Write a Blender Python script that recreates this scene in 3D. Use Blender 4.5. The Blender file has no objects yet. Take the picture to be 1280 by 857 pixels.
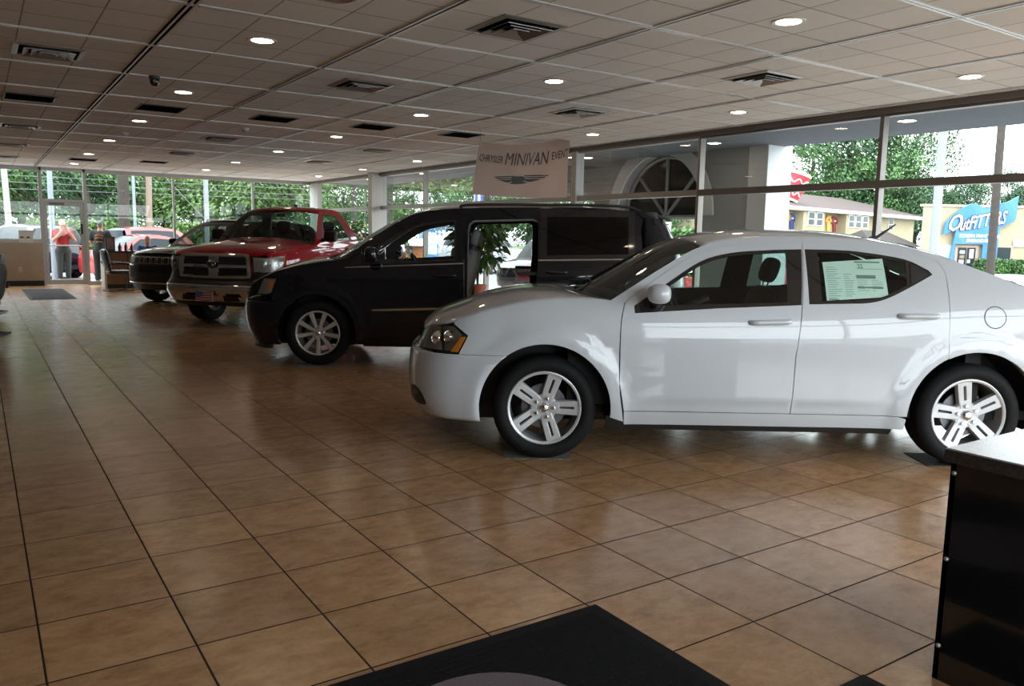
import bpy, bmesh, math, random
import numpy as np
from mathutils import Vector, Matrix
from mathutils.geometry import delaunay_2d_cdt
random.seed(7)
PI = math.pi
sc = bpy.context.scene
col = sc.collection
# ------------------------------------------------------------------ camera
cam_d = bpy.data.cameras.new('camera'); cam = bpy.data.objects.new('camera', cam_d); col.objects.link(cam)
def _rot(y, p, r):
    fw = Vector((math.sin(y)*math.cos(p), math.cos(y)*math.cos(p), math.sin(p)))
    ri = Vector((math.cos(y), -math.sin(y), 0)); up = ri.cross(fw)
    return ri*math.cos(r)+up*math.sin(r), up*math.cos(r)-ri*math.sin(r), fw
_R, _U, _F = _rot(.5887, -.1293, .0184)
M = Matrix(((_R.x, _U.x, -_F.x), (_R.y, _U.y, -_F.y), (_R.z, _U.z, -_F.z))).to_4x4()
M.translation = (.346, -2.807, 1.435)
cam.matrix_world = M
cam_d.sensor_width = 36; cam_d.sensor_fit = 'HORIZONTAL'; cam_d.lens = 1001.77/1280*36
cam_d.clip_end = 400; cam_d.clip_start = .05
sc.camera = cam
# ------------------------------------------------------------------ sky, exposure
w = bpy.data.worlds.new('overcast sky'); sc.world = w; w.use_nodes = True
nt = w.node_tree; bg = nt.nodes['Background']
tc = nt.nodes.new('ShaderNodeTexCoord'); nz = nt.nodes.new('ShaderNodeTexNoise'); nz.inputs['Scale'].default_value = 2.2
nz.inputs['Detail'].default_value = 4
rp = nt.nodes.new('ShaderNodeValToRGB'); rp.color_ramp.elements[0].color = (.82, .90, 1, 1); rp.color_ramp.elements[1].color = (1, 1, 1, 1)
nt.links.new(tc.outputs['Generated'], nz.inputs['Vector']); nt.links.new(nz.outputs['Fac'], rp.inputs['Fac'])
nt.links.new(rp.outputs['Color'], bg.inputs['Color']); bg.inputs['Strength'].default_value = 8.2
w.cycles.sampling_method = 'MANUAL'; w.cycles.sample_map_resolution = 256
sc.view_settings.view_transform = 'Standard'; sc.view_settings.look = 'None'
sc.view_settings.exposure = 0.0; sc.view_settings.gamma = 1; sc.view_settings.use_curve_mapping = False
sc.cycles.use_denoising = True; sc.cycles.max_bounces = 9; sc.cycles.diffuse_bounces = 5; sc.cycles.glossy_bounces = 4
sc.cycles.transparent_max_bounces = 24; sc.cycles.caustics_reflective = False; sc.cycles.caustics_refractive = False
sc.cycles.sample_clamp_indirect = 6
# ------------------------------------------------------------------ helpers
def tag(o, label=None, cat=None, group=None, kind=None):
    if label: o['label'] = label
    if cat: o['category'] = cat
    if group: o['group'] = group
    if kind: o['kind'] = kind
    return o
def thing(name, label, cat, loc=(0, 0, 0), rz=0, group=None):
    o = bpy.data.objects.new(name, None); col.objects.link(o); o.location = loc; o.rotation_euler = (0, 0, rz)
    o.empty_display_size = .1
    return tag(o, label, cat, group)
def copy_tree(o, parent=None):
    c = o.copy(); col.objects.link(c)
    if parent: c.parent = parent
    for ch in list(o.children): copy_tree(ch, c)
    return c
MATS = {}
def mat(name, c, rough=.5, metal=0, coat=0, emit=None, es=0, alpha=1, spec=.5, trans=0, noise=None, bump=None, coat_r=.03):
    if name in MATS: return MATS[name]
    m = bpy.data.materials.new(name); m.use_nodes = True; MATS[name] = m
    b = m.node_tree.nodes['Principled BSDF']; n = m.node_tree.nodes; l = m.node_tree.links
    b.inputs['Base Color'].default_value = (*c, 1); b.inputs['Roughness'].default_value = rough; b.inputs['Metallic'].default_value = metal
    b.inputs['Coat Weight'].default_value = coat; b.inputs['Coat Roughness'].default_value = coat_r; b.inputs['Specular IOR Level'].default_value = spec
    b.inputs['Transmission Weight'].default_value = trans
    if emit: b.inputs['Emission Color'].default_value = (*emit, 1); b.inputs['Emission Strength'].default_value = es
    t = n.new('ShaderNodeTexCoord')
    if noise:      # (scale, dark factor, bright factor)
        z = n.new('ShaderNodeTexNoise'); z.inputs['Scale'].default_value = noise[0]; z.inputs['Detail'].default_value = 6; z.inputs['Roughness'].default_value = .65
        r = n.new('ShaderNodeValToRGB'); r.color_ramp.elements[0].position = .3; r.color_ramp.elements[1].position = .7
        r.color_ramp.elements[0].color = (*[min(1, x*noise[1]) for x in c], 1); r.color_ramp.elements[1].color = (*[min(1, x*noise[2]) for x in c], 1)
        l.new(t.outputs['Object'], z.inputs['Vector']); l.new(z.outputs['Fac'], r.inputs['Fac']); l.new(r.outputs['Color'], b.inputs['Base Color'])
    if bump:       # (scale, strength)
        z = n.new('ShaderNodeTexNoise'); z.inputs['Scale'].default_value = bump[0]; z.inputs['Detail'].default_value = 3
        u = n.new('ShaderNodeBump'); u.inputs['Strength'].default_value = bump[1]; u.inputs['Distance'].default_value = .01
        l.new(t.outputs['Object'], z.inputs['Vector']); l.new(z.outputs['Fac'], u.inputs['Height']); l.new(u.outputs['Normal'], b.inputs['Normal'])
    return m
def glass(name, tint, refl=.08, rough=.0):
    if name in MATS: return MATS[name]
    m = bpy.data.materials.new(name); m.use_nodes = True; MATS[name] = m
    n = m.node_tree.nodes; l = m.node_tree.links; n.clear()
    o = n.new('ShaderNodeOutputMaterial'); mx = n.new('ShaderNodeMixShader'); t = n.new('ShaderNodeBsdfTransparent'); g = n.new('ShaderNodeBsdfGlossy')
    lw = n.new('ShaderNodeLayerWeight'); lw.inputs['Blend'].default_value = .25
    mr = n.new('ShaderNodeMapRange'); mr.inputs['To Min'].default_value = refl*.5; mr.inputs['To Max'].default_value = min(1, refl*7)
    l.new(lw.outputs['Fresnel'], mr.inputs['Value']); l.new(mr.outputs['Result'], mx.inputs['Fac'])
    t.inputs['Color'].default_value = (*tint, 1); g.inputs['Roughness'].default_value = rough
    l.new(t.outputs[0], mx.inputs[1]); l.new(g.outputs[0], mx.inputs[2]); l.new(mx.outputs[0], o.inputs['Surface'])
    return m
def inpoly(p, poly):
    x, y = p; c = False; j = len(poly)-1
    for i in range(len(poly)):
        xi, yi = poly[i]; xj, yj = poly[j]
        if (yi > y) != (yj > y) and x < (xj-xi)*(y-yi)/(yj-yi)+xi: c = not c
        j = i
    return c
def spl(pts, n=6, closed=False):
    """Catmull-Rom through pts (any dimension)"""
    P = [Vector(p) for p in pts]; out = []; N = len(P)
    rng = range(N) if closed else range(N-1)
    for i in rng:
        a = P[(i-1) % N] if closed or i > 0 else P[0]*2-P[1]
        b = P[i]; c = P[(i+1) % N]; d = P[(i+2) % N] if closed or i+2 < N else P[-1]*2-P[-2]
        for k in range(n):
            t = k/n; out.append(tuple(.5*((2*b)+(c-a)*t+(2*a-5*b+4*c-d)*t*t+(3*b-3*c+d-a)*t**3)))
    if not closed: out.append(tuple(P[-1]))
    return out
def cdt(poly, holes=(), step=.06):
    """fine triangulation of a 2-D outline with holes"""
    def dens(q):
        o = []
        for i in range(len(q)):
            a = Vector(q[i]); b = Vector(q[(i+1) % len(q)]); k = max(1, int((b-a).length/step))
            o += [a+(b-a)*(t/k) for t in range(k)]
        return o
    V = []; E = []
    rings = [dens(poly)]+[dens(h) for h in holes]
    for r in rings:
        s = len(V); V += r; E += [(s+i, s+(i+1) % len(r)) for i in range(len(r))]
    xs = [v.x for v in rings[0]]; ys = [v.y for v in rings[0]]; lim = (step*.45)**2
    B = np.array([(v.x, v.y) for v in V])
    y = min(ys)+step*.5; k = 0
    while y < max(ys):
        x = min(xs)+step*(.5 if k % 2 else .25)
        while x < max(xs):
            if inpoly((x, y), poly) and not any(inpoly((x, y), h) for h in holes) and ((B-(x, y))**2).sum(1).min() > lim: V.append(Vector((x, y)))
            x += step
        y += step*.866; k += 1
    r = delaunay_2d_cdt(V, E, [], 0, 1e-7)
    v2, f2 = r[0], r[2]; F = []
    for f in f2:
        c = sum((v2[i] for i in f), Vector((0, 0)))/len(f)
        if inpoly(c, poly) and not any(inpoly(c, h) for h in holes): F.append(list(f))
    return [(v.x, v.y) for v in v2], F
def inset(poly, d):
    A = sum(poly[i-1][0]*poly[i][1]-poly[i][0]*poly[i-1][1] for i in range(len(poly))); s = 1 if A > 0 else -1
    out = []; n = len(poly)
    for i in range(n):
        a = Vector(poly[i-1]); b = Vector(poly[i]); c = Vector(poly[(i+1) % n])
        e1 = (b-a); e2 = (c-b)
        if e1.length < 1e-6 or e2.length < 1e-6: out.append(tuple(b)); continue
        e1.normalize(); e2.normalize()
        n1 = Vector((-e1.y, e1.x))*s; n2 = Vector((-e2.y, e2.x))*s; m = n1+n2
        if m.length < 1e-3: m = n1
        m.normalize(); k = max(.5, m.dot(n1)); out.append(tuple(b+m*(d/k)))
    return out
class MB:
    def __init__(s): s.v = []; s.f = []
    def add(s, V, F):
        o = len(s.v); s.v += [tuple(v) for v in V]; s.f += [tuple(i+o for i in f) for f in F]; return s
    def box(s, c, d, R=None):
        x, y, z = d[0]/2, d[1]/2, d[2]/2
        V = [Vector((a, b, e)) for a in (-x, x) for b in (-y, y) for e in (-z, z)]
        if R: V = [R @ v for v in V]
        V = [v+Vector(c) for v in V]
        return s.add(V, [(0, 1, 3, 2), (4, 6, 7, 5), (0, 4, 5, 1), (2, 3, 7, 6), (0, 2, 6, 4), (1, 5, 7, 3)])
    def span(s, a, b): return s.box([(p+q)/2 for p, q in zip(a, b)], [abs(q-p) for p, q in zip(a, b)])
    def tube(s, pts, r, n=8, cap=True, sq=None):
        P = [Vector(p) for p in pts]; R = r if isinstance(r, (list, tuple)) else [r]*len(P)
        V = []; F = []; up = None
        for i, p in enumerate(P):
            d = (P[min(i+1, len(P)-1)]-P[max(i-1, 0)]).normalized()
            if up is None: up = d.orthogonal().normalized() if abs(d.z) > .9 else Vector((0, 0, 1))
            x = d.cross(up)
            if x.length < 1e-4: x = d.orthogonal()
            x.normalize(); y = x.cross(d).normalized(); up = y
            for k in range(n):
                a = 2*PI*k/n; V.append(p+(x*math.cos(a)+y*math.sin(a)*(sq or 1))*R[i])
        for i in range(len(P)-1):
            for k in range(n): F.append((i*n+k, i*n+(k+1) % n, (i+1)*n+(k+1) % n, (i+1)*n+k))
        if cap: F.append(tuple(range(n))[::-1]); F.append(tuple((len(P)-1)*n+k for k in range(n)))
        return s.add(V, F)
    def lathe(s, prof, n=24, M=None, cap=True, a0=0, a1=2*PI):
        """prof (r, h) about local z, moved by M"""
        full = abs(a1-a0-2*PI) < 1e-6; m = n if full else n+1
        V = []; F = []
        for (r, h) in prof:
            for k in range(m):
                a = a0+(a1-a0)*k/n; V.append(Vector((r*math.cos(a), r*math.sin(a), h)))
        if M: V = [M @ v for v in V]
        for i in range(len(prof)-1):
            for k in range(n if full else n): F.append((i*m+k, i*m+(k+1) % m, (i+1)*m+(k+1) % m, (i+1)*m+k))
        if cap and full:
            F.append(tuple(range(m))[::-1]); F.append(tuple((len(prof)-1)*m+k for k in range(m)))
        return s.add(V, F)
    def prism(s, poly, a, b, fn):
        """outline extruded from depth a to b; fn(u, v, depth) -> xyz"""
        n = len(poly); V = [fn(p[0], p[1], a) for p in poly]+[fn(p[0], p[1], b) for p in poly]
        return s.add(V, [tuple(range(n))[::-1], tuple(range(n, 2*n))]+[(i, (i+1) % n, n+(i+1) % n, n+i) for i in range(n)])
    def grid(s, fn, nu, nv, closed_u=False, closed_v=False):
        V = [fn(i/nu, j/nv) for i in range(nu+(0 if closed_u else 1)) for j in range(nv+(0 if closed_v else 1))]
        mv = nv+(0 if closed_v else 1); mu = nu+(0 if closed_u else 1); F = []
        for i in range(nu):
            for j in range(nv): F.append((i*mv+j, ((i+1) % mu)*mv+j, ((i+1) % mu)*mv+(j+1) % mv, i*mv+(j+1) % mv))
        return s.add(V, F)
    def ball(s, c, r, nu=12, nv=8, R=None, p=1):
        r = (r, r, r) if not isinstance(r, (tuple, list)) else r
        def sp(x): return math.copysign(abs(x)**p, x)
        def fn(u, v):
            a = 2*PI*u; b = PI*(v-.5); q = Vector((r[0]*sp(math.cos(b))*sp(math.cos(a)), r[1]*sp(math.cos(b))*sp(math.sin(a)), r[2]*sp(math.sin(b))))
            return (R @ q if R else q)+Vector(c)
        return s.grid(fn, nu, nv, closed_u=True)
    def build(s, name, m, parent=None, smooth=None, bevel=0, seg=2, solid=0, sub=0, loc=None, rz=0, off=-1, weld=True):
        me = bpy.data.meshes.new(name); me.from_pydata(s.v, [], s.f)
        if weld:
            b = bmesh.new(); b.from_mesh(me); bmesh.ops.remove_doubles(b, verts=b.verts, dist=1e-5); bmesh.ops.recalc_face_normals(b, faces=b.faces); b.to_mesh(me); b.free()
        for x in (m if isinstance(m, list) else [m]): me.materials.append(x)
        o = bpy.data.objects.new(name, me); col.objects.link(o)
        if smooth is not None:
            me.shade_smooth()
            if smooth < 180: me.set_sharp_from_angle(angle=math.radians(smooth))
        if solid:
            q = o.modifiers.new('s', 'SOLIDIFY'); q.thickness = solid; q.offset = off
        if bevel:
            q = o.modifiers.new('b', 'BEVEL'); q.width = bevel; q.segments = seg; q.limit_method = 'ANGLE'; q.angle_limit = math.radians(40)
            if smooth is None: me.shade_smooth(); q.harden_normals = True
        if sub:
            q = o.modifiers.new('u', 'SUBSURF'); q.levels = sub; q.render_levels = sub
        if parent: o.parent = parent
        if loc: o.location = loc
        if rz: o.rotation_euler = (0, 0, rz)
        return o
def struct(o): o['kind'] = 'structure'; return o
def text_mb(s, size, warp, depth=0, bold=0, shear=0, space=1, align='CENTER', res=3):
    """lettering as a mesh; warp(x, y, d) -> xyz"""
    cu = bpy.data.curves.new('lettering', 'FONT'); cu.body = s; cu.size = size; cu.align_x = align; cu.align_y = 'CENTER'
    cu.extrude = 0; cu.offset = bold; cu.shear = shear; cu.space_character = space; cu.resolution_u = res
    o = bpy.data.objects.new('lettering', cu); col.objects.link(o)
    me = bpy.data.meshes.new_from_object(o.evaluated_get(bpy.context.evaluated_depsgraph_get()))
    V = [warp(v.co.x, v.co.y, depth) for v in me.vertices]; F = [tuple(p.vertices) for p in me.polygons]
    bpy.data.objects.remove(o); bpy.data.curves.remove(cu); bpy.data.meshes.remove(me)
    return MB().add(V, F)
# ------------------------------------------------------------------ setting
T = .4572; H = 3.05
WR = -.022                                        # the window wall runs a touch off square
def wx(y): return 9.5+WR*(y-1.4)
alu = mat('window frame metal', (.42, .40, .38), .42, .75)
alu_d = mat('dark bronze metal', (.20, .18, .165), .45, .6)
wall_m = mat('beige painted wall', (.42, .36, .29), .8, noise=(3, .93, 1.05))
black = mat('matt black', (.012, .012, .013), .6)
pane = glass('window glass', (.89, .95, .93), .06)
def floor_mat():
    m = mat('brown ceramic tile', (.36, .21, .115), .3, spec=.85); n = m.node_tree.nodes; l = m.node_tree.links; b = n['Principled BSDF']
    g = n.new('ShaderNodeNewGeometry'); dv = n.new('ShaderNodeVectorMath'); dv.operation = 'DIVIDE'; dv.inputs[1].default_value = (T, T, 1)
    l.new(g.outputs['Position'], dv.inputs[0])
    fr = n.new('ShaderNodeVectorMath'); fr.operation = 'FRACTION'; l.new(dv.outputs[0], fr.inputs[0])
    fl = n.new('ShaderNodeVectorMath'); fl.operation = 'FLOOR'; l.new(dv.outputs[0], fl.inputs[0])
    sp = n.new('ShaderNodeSeparateXYZ'); l.new(fr.outputs[0], sp.inputs[0])
    def edge(o):
        a = n.new('ShaderNodeMath'); a.operation = 'PINGPONG'; a.inputs[1].default_value = .5; l.new(o, a.inputs[0])
        return a.outputs[0]
    mn = n.new('ShaderNodeMath'); mn.operation = 'MINIMUM'; l.new(edge(sp.outputs[0]), mn.inputs[0]); l.new(edge(sp.outputs[1]), mn.inputs[1])
    gr = n.new('ShaderNodeMapRange'); gr.inputs['From Min'].default_value = .0068; gr.inputs['From Max'].default_value = .0108; l.new(mn.outputs[0], gr.inputs['Value'])
    wn = n.new('ShaderNodeTexWhiteNoise'); wn.noise_dimensions = '2D'; l.new(fl.outputs[0], wn.inputs['Vector'])
    ad = n.new('ShaderNodeVectorMath'); ad.operation = 'MULTIPLY_ADD'; ad.inputs[1].default_value = (17, 17, 17); l.new(wn.outputs['Color'], ad.inputs[0]); l.new(g.outputs['Position'], ad.inputs[2])
    z = n.new('ShaderNodeTexNoise'); z.inputs['Scale'].default_value = 9; z.inputs['Detail'].default_value = 9; z.inputs['Roughness'].default_value = .74; z.inputs['Distortion'].default_value = .25
    mp = n.new('ShaderNodeMapping'); mp.inputs['Scale'].default_value = (.8, 1.25, 1); l.new(ad.outputs[0], mp.inputs['Vector']); l.new(mp.outputs[0], z.inputs['Vector'])
    r = n.new('ShaderNodeValToRGB'); e = r.color_ramp.elements; e[0].position = .3; e[0].color = (.29, .155, .075, 1); e[1].position = .72; e[1].color = (.54, .335, .185, 1)
    k = e.new(.52); k.color = (.44, .25, .125, 1); l.new(z.outputs['Fac'], r.inputs['Fac'])
    hv = n.new('ShaderNodeHueSaturation'); vr = n.new('ShaderNodeMapRange'); vr.inputs['To Min'].default_value = .86; vr.inputs['To Max'].default_value = 1.1
    l.new(wn.outputs['Value'], vr.inputs['Value']); l.new(vr.outputs[0], hv.inputs['Value']); l.new(r.outputs['Color'], hv.inputs['Color'])
    mx = n.new('ShaderNodeMixRGB'); mx.inputs[1].default_value = (.045, .030, .021, 1); l.new(gr.outputs[0], mx.inputs['Fac']); l.new(hv.outputs[0], mx.inputs[2]); l.new(mx.outputs[0], b.inputs['Base Color'])
    rr = n.new('ShaderNodeMapRange'); rr.inputs['To Min'].default_value = .7; rr.inputs['To Max'].default_value = .24; l.new(gr.outputs[0], rr.inputs['Value'])
    l.new(rr.outputs[0], b.inputs['Roughness']); b.inputs['Coat Weight'].default_value = 0
    sl = n.new('ShaderNodeMath'); sl.operation = 'MULTIPLY'; sl.inputs[1].default_value = .85; l.new(gr.outputs[0], sl.inputs[0]); l.new(sl.outputs[0], b.inputs['Specular IOR Level'])
    bp = n.new('ShaderNodeBump'); bp.inputs['Strength'].default_value = .25; bp.inputs['Distance'].default_value = .004
    l.new(gr.outputs[0], bp.inputs['Height']); l.new(bp.outputs['Normal'], b.inputs['Normal'])
    return m
X0, X1, Y0, Y1 = -2.6, 9.9, -5.0, 21.5
struct(MB().span((X0-.2, Y0-.2, -.12), (X1, Y1+.1, 0)).build('floor', floor_mat()))
def ceil_mat():
    m = mat('acoustic ceiling tile', (.62, .60, .57), .9); n = m.node_tree.nodes; l = m.node_tree.links; b = n['Principled BSDF']
    g = n.new('ShaderNodeNewGeometry'); mp = n.new('ShaderNodeVectorMath'); mp.operation = 'MULTIPLY_ADD'
    mp.inputs[1].default_value = (1/.5, 1/.51, 1); mp.inputs[2].default_value = (-1.73/.5+20, -4.97/.51+40, 0); l.new(g.outputs['Position'], mp.inputs[0])
    fr = n.new('ShaderNodeVectorMath'); fr.operation = 'FRACTION'; l.new(mp.outputs[0], fr.inputs[0]); fl = n.new('ShaderNodeVectorMath'); fl.operation = 'FLOOR'; l.new(mp.outputs[0], fl.inputs[0])
    sp = n.new('ShaderNodeSeparateXYZ'); l.new(fr.outputs[0], sp.inputs[0]); es = []
    for i in (0, 1):
        a = n.new('ShaderNodeMath'); a.operation = 'PINGPONG'; a.inputs[1].default_value = .5; l.new(sp.outputs[i], a.inputs[0]); es.append(a)
    mn = n.new('ShaderNodeMath'); mn.operation = 'MINIMUM'; l.new(es[0].outputs[0], mn.inputs[0]); l.new(es[1].outputs[0], mn.inputs[1])
    gr = n.new('ShaderNodeMapRange'); gr.inputs['From Min'].default_value = .006; gr.inputs['From Max'].default_value = .016; l.new(mn.outputs[0], gr.inputs['Value'])
    wn = n.new('ShaderNodeTexWhiteNoise'); wn.noise_dimensions = '2D'; l.new(fl.outputs[0], wn.inputs['Vector'])
    vr = n.new('ShaderNodeMapRange'); vr.inputs['To Min'].default_value = .94; vr.inputs['To Max'].default_value = 1.02; l.new(wn.outputs['Value'], vr.inputs['Value'])
    mx = n.new('ShaderNodeMixRGB'); mx.inputs[1].default_value = (.30, .285, .27, 1); mx.inputs[2].default_value = (.84, .815, .785, 1); l.new(gr.outputs[0], mx.inputs['Fac'])
    hv = n.new('ShaderNodeHueSaturation'); l.new(vr.outputs[0], hv.inputs['Value']); l.new(mx.outputs[0], hv.inputs['Color']); l.new(hv.outputs[0], b.inputs['Base Color'])
    z = n.new('ShaderNodeTexNoise'); z.inputs['Scale'].default_value = 60; bp = n.new('ShaderNodeBump'); bp.inputs['Strength'].default_value = .25; bp.inputs['Distance'].default_value = .004
    l.new(g.outputs['Position'], z.inputs['Vector']); ad = n.new('ShaderNodeMath'); ad.operation = 'MULTIPLY_ADD'; ad.inputs[1].default_value = .2; l.new(z.outputs['Fac'], ad.inputs[0]); l.new(gr.outputs[0], ad.inputs[2])
    l.new(ad.outputs[0], bp.inputs['Height']); l.new(bp.outputs[0], b.inputs['Normal'])
    return m
struct(MB().span((X0-.2, Y0-.2, H), (X1, Y1+.1, H+.15)).build('ceiling', ceil_mat()))
tee = mat('ceiling grid steel', (.68, .68, .67), .35, .3)
slot = mat('air slot black', (.012, .012, .012), .9, spec=0)
mb = MB(); ms = MB()
for i in range(-2, 6):
    x = 1.73+1.5*i
    if X0 < x < 9.3:
        for s in (-1, 1): mb.span((x+s*.012, Y0, H-.012), (x+s*.030, Y1, H))
        ms.span((x-.012, Y0, H-.003), (x+.012, Y1, H))
    if i == 0: ms.span((x-.042, Y0, H-.006), (x+.034, Y1, H-.001))
for j in range(-8, 12):
    y = 4.97+1.53*j
    if Y0 < y < Y1:
        for s in (-1, 1): mb.span((X0, y+s*.004, H-.010), (9.3, y+s*.030, H))
struct(mb.build('trim_1', tee)); struct(ms.build('trim_2', slot))
# walls behind and to the left of the camera
struct(MB().span((X0-.15, Y0, 0), (X0, Y1, H)).build('wall_left', mat('brown panelled wall', (.13, .10, .08), .7, noise=(2, .85, 1.1))))
def window(n, mb_f, panes, mats=(None, None), rz=0, loc=None):
    g = MB()
    for q in panes: g.add(q, [(0, 1, 2, 3)])
    o = struct(g.build('window_%d' % n, pane, loc=loc, rz=rz))
    f = mb_f.build('window_frame', mats[0] or alu, o); return o
WN = [0]
def bay(axis, a, b, zs, fixed, loc, rz, m, t=.05, d=.11, lastpost=None):
    """one glazed bay between a and b along the wall; zs = heights of horizontals"""
    WN[0] += 1; f = MB(); ps = []
    def P(u, v, z): return (v, u, z) if axis == 'y' else (u, v, z)
    def bx(u0, u1, v0, v1, z0, z1):
        p, q = P(u0, v0, z0), P(u1, v1, z1); f.span(p, q)
    bx(a, a+t/2, -d/2, d/2, zs[0], zs[-1]); bx(b-t/2, b, -d/2, d/2, zs[0], zs[-1])
    for i, z in enumerate(zs):
        h = .09 if 0 < i < len(zs)-1 else .10
        z0, z1 = (z, z+h) if i == 0 else ((z-h, z) if i == len(zs)-1 else (z-h/2, z+h/2)); bx(a+t/2, b-t/2, -d/2, d/2, z0, z1)
    for z0, z1 in zip(zs, zs[1:]): ps.append([P(a, 0, z0), P(b, 0, z0), P(b, 0, z1), P(a, 0, z1)])
    return window(WN[0], f, ps, (m, None), rz, loc)
RZ = math.atan(-WR); RL = (9.5-WR*1.4, 0, 0)
ys = [-4.95, -2.6, 0, 2.93, 5.78, 8.68, 11.6, 14.25, 16.75, 20.9, 21.45]
for a, b in zip(ys[:-2], ys[1:-1]): bay('y', a, b, (0, 2.165, H), 0, RL, RZ, alu_d if a < 5 else alu)
mb = MB().span((-.09, 8.60, 0), (.09, 8.74, H)).span((-.30, 16.55, 0), (.12, 16.78, H)).span((-.06, 20.85, 0), (.06, 21.5, H))
struct(mb.build('trim_3', mat('white painted post', (.62, .62, .62), .5), loc=RL, rz=RZ))
struct(MB().span((-.10, -5.0, 2.98), (.10, 21.5, H)).build('trim_4', alu_d, loc=RL, rz=RZ))
# far wall
xs = [5.05, 7.25, 9.14]
bay('x', 2.85, 5.05, (0, H), 0, (0, Y1, 0), 0, alu)
for a, b in zip(xs, xs[1:]): bay('x', a, b, (0, H), 0, (0, Y1, 0), 0, alu)
for a, b in ((-2.6, -.45), (-.45, 1.80)): bay('x', a, b, (1.10, H), 0, (0, Y1, 0), 0, alu)
struct(MB().span((X0, Y1-.09, 0), (1.80, Y1+.09, 1.10)).build('wall_far', wall_m))
struct(MB().span((X0, Y1-.11, 0), (1.79, Y1-.088, .13)).build('baseboard_far', black))
struct(MB().span((X0, Y1-.07, 2.965), (9.2, Y1+.07, H)).build('trim_5', alu))
# glazed entrance door
d = struct(MB().add([(1.88, Y1, .1), (2.77, Y1, .1), (2.77, Y1, 2.1), (1.88, Y1, 2.1)], [(0, 1, 2, 3)]).add([(1.85, Y1, 2.2), (2.8, Y1, 2.2), (2.8, Y1, 2.97), (1.85, Y1, 2.97)], [(0, 1, 2, 3)]).build('door_1', pane))
mb = MB().span((1.80, Y1-.07, 0), (1.855, Y1+.07, H)).span((2.80, Y1-.07, 0), (2.86, Y1+.07, H)).span((1.85, Y1-.07, 2.17), (2.8, Y1+.07, 2.24))
mb.build('door_frame', alu, d)
mb = MB().span((1.86, Y1-.03, .01), (1.94, Y1+.03, 2.165)).span((2.71, Y1-.03, .01), (2.795, Y1+.03, 2.165)).span((1.94, Y1-.03, .01), (2.71, Y1+.03, .15)).span((1.94, Y1-.03, 2.07), (2.71, Y1+.03, 2.165))
mb.build('door_leaf', alu, d, bevel=.004)
MB().tube([(1.92, Y1-.07, 1.04), (2.74, Y1-.07, 1.04)], .014).build('push_bar', alu, d)
MB().span((2.0, Y1-.10, 2.09), (2.34, Y1-.03, 2.16)).build('door_closer', alu_d, d, bevel=.005)
MB().span((2.70, Y1-.06, 1.35), (2.75, Y1-.03, 1.62)).build('lock_box', black, d)
MB().span((2.9, Y1-.05, 1.015), (4.2, Y1-.02, 1.05)).build('window_rail', alu, bpy.data.objects['window_10'])
# wall behind the camera, glazed over a low sill
struct(MB().span((X0, Y0-.15, 0), (9.6, Y0, .12)).build('wall_back', wall_m))
struct(MB().span((X0, Y0-.15, .12), (1.0, Y0, H)).build('wall_back', wall_m))
for a, b in ((1.0, 3.9), (3.9, 6.7), (6.7, 9.6)): bay('x', a, b, (.12, 2.3, H), 0, (0, Y0-.07, 0), 0, alu)
# daylight portals (they emit nothing, they only steer sampling towards the openings)
def portal(name, loc, rot, sx, sy):
    L = bpy.data.lights.new(name, 'AREA'); L.shape = 'RECTANGLE'; L.size = sx; L.size_y = sy; L.energy = 1; L.cycles.is_portal = True
    o = bpy.data.objects.new(name, L); col.objects.link(o); o.location = loc; o.rotation_euler = rot
portal('daylight_portal_right', (9.2+.42, 7.5, 1.55), (0, math.radians(90), RZ), 3.0, 28)
portal('daylight_portal_far', (3.3, Y1+.25, 1.55), (math.radians(-90), 0, 0), 12.4, 3.0)
portal('daylight_portal_back', (5.3, Y0-.3, 1.6), (math.radians(90), 0, 0), 8.8, 3.0)
# ------------------------------------------------------------------ vehicle kit (metres; x forward from the front axle, y left, z up)
def fcurve(pts, smooth=True):
    P = sorted(pts); P = spl(P, 8) if smooth and len(P) > 2 else P
    X = np.array([p[0] for p in P]); Y = np.array([p[1] for p in P]); o = np.argsort(X, kind='stable')
    X, Y = X[o], Y[o]
    return lambda x: float(np.interp(x, X, Y))
trim_blk = mat('black plastic trim', (.012, .012, .013), .45)
gloss_blk = mat('gloss black trim', (.008, .008, .009), .12, coat=.6)
rubber = mat('tyre rubber', (.008, .008, .009), .7, spec=.2, bump=(60, .15))
chrome = mat('chrome', (.75, .75, .76), .07, 1)
silver = mat('silver alloy', (.58, .59, .61), .3, .35)
silver2 = mat('machined alloy', (.60, .59, .58), .32, .4)
brake = mat('brake steel', (.16, .16, .17), .4, .8)
lens = glass('clear lamp lens', (.93, .94, .94), .12)
lampin = mat('lamp reflector', (.52, .51, .50), .3, .35)
amber = mat('amber reflector', (.95, .30, .02), .25, coat=.5)
redl = mat('red tail lens', (.55, .015, .012), .2, coat=.6)
tint = glass('light tinted car glass', (.74, .84, .80), .06)
dark_t = glass('privacy car glass', (.035, .04, .04), .05)
inner_d = mat('dark car lining', (.02, .02, .021), .8)
carpet = mat('dark carpet', (.015, .015, .016), .9)
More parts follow.
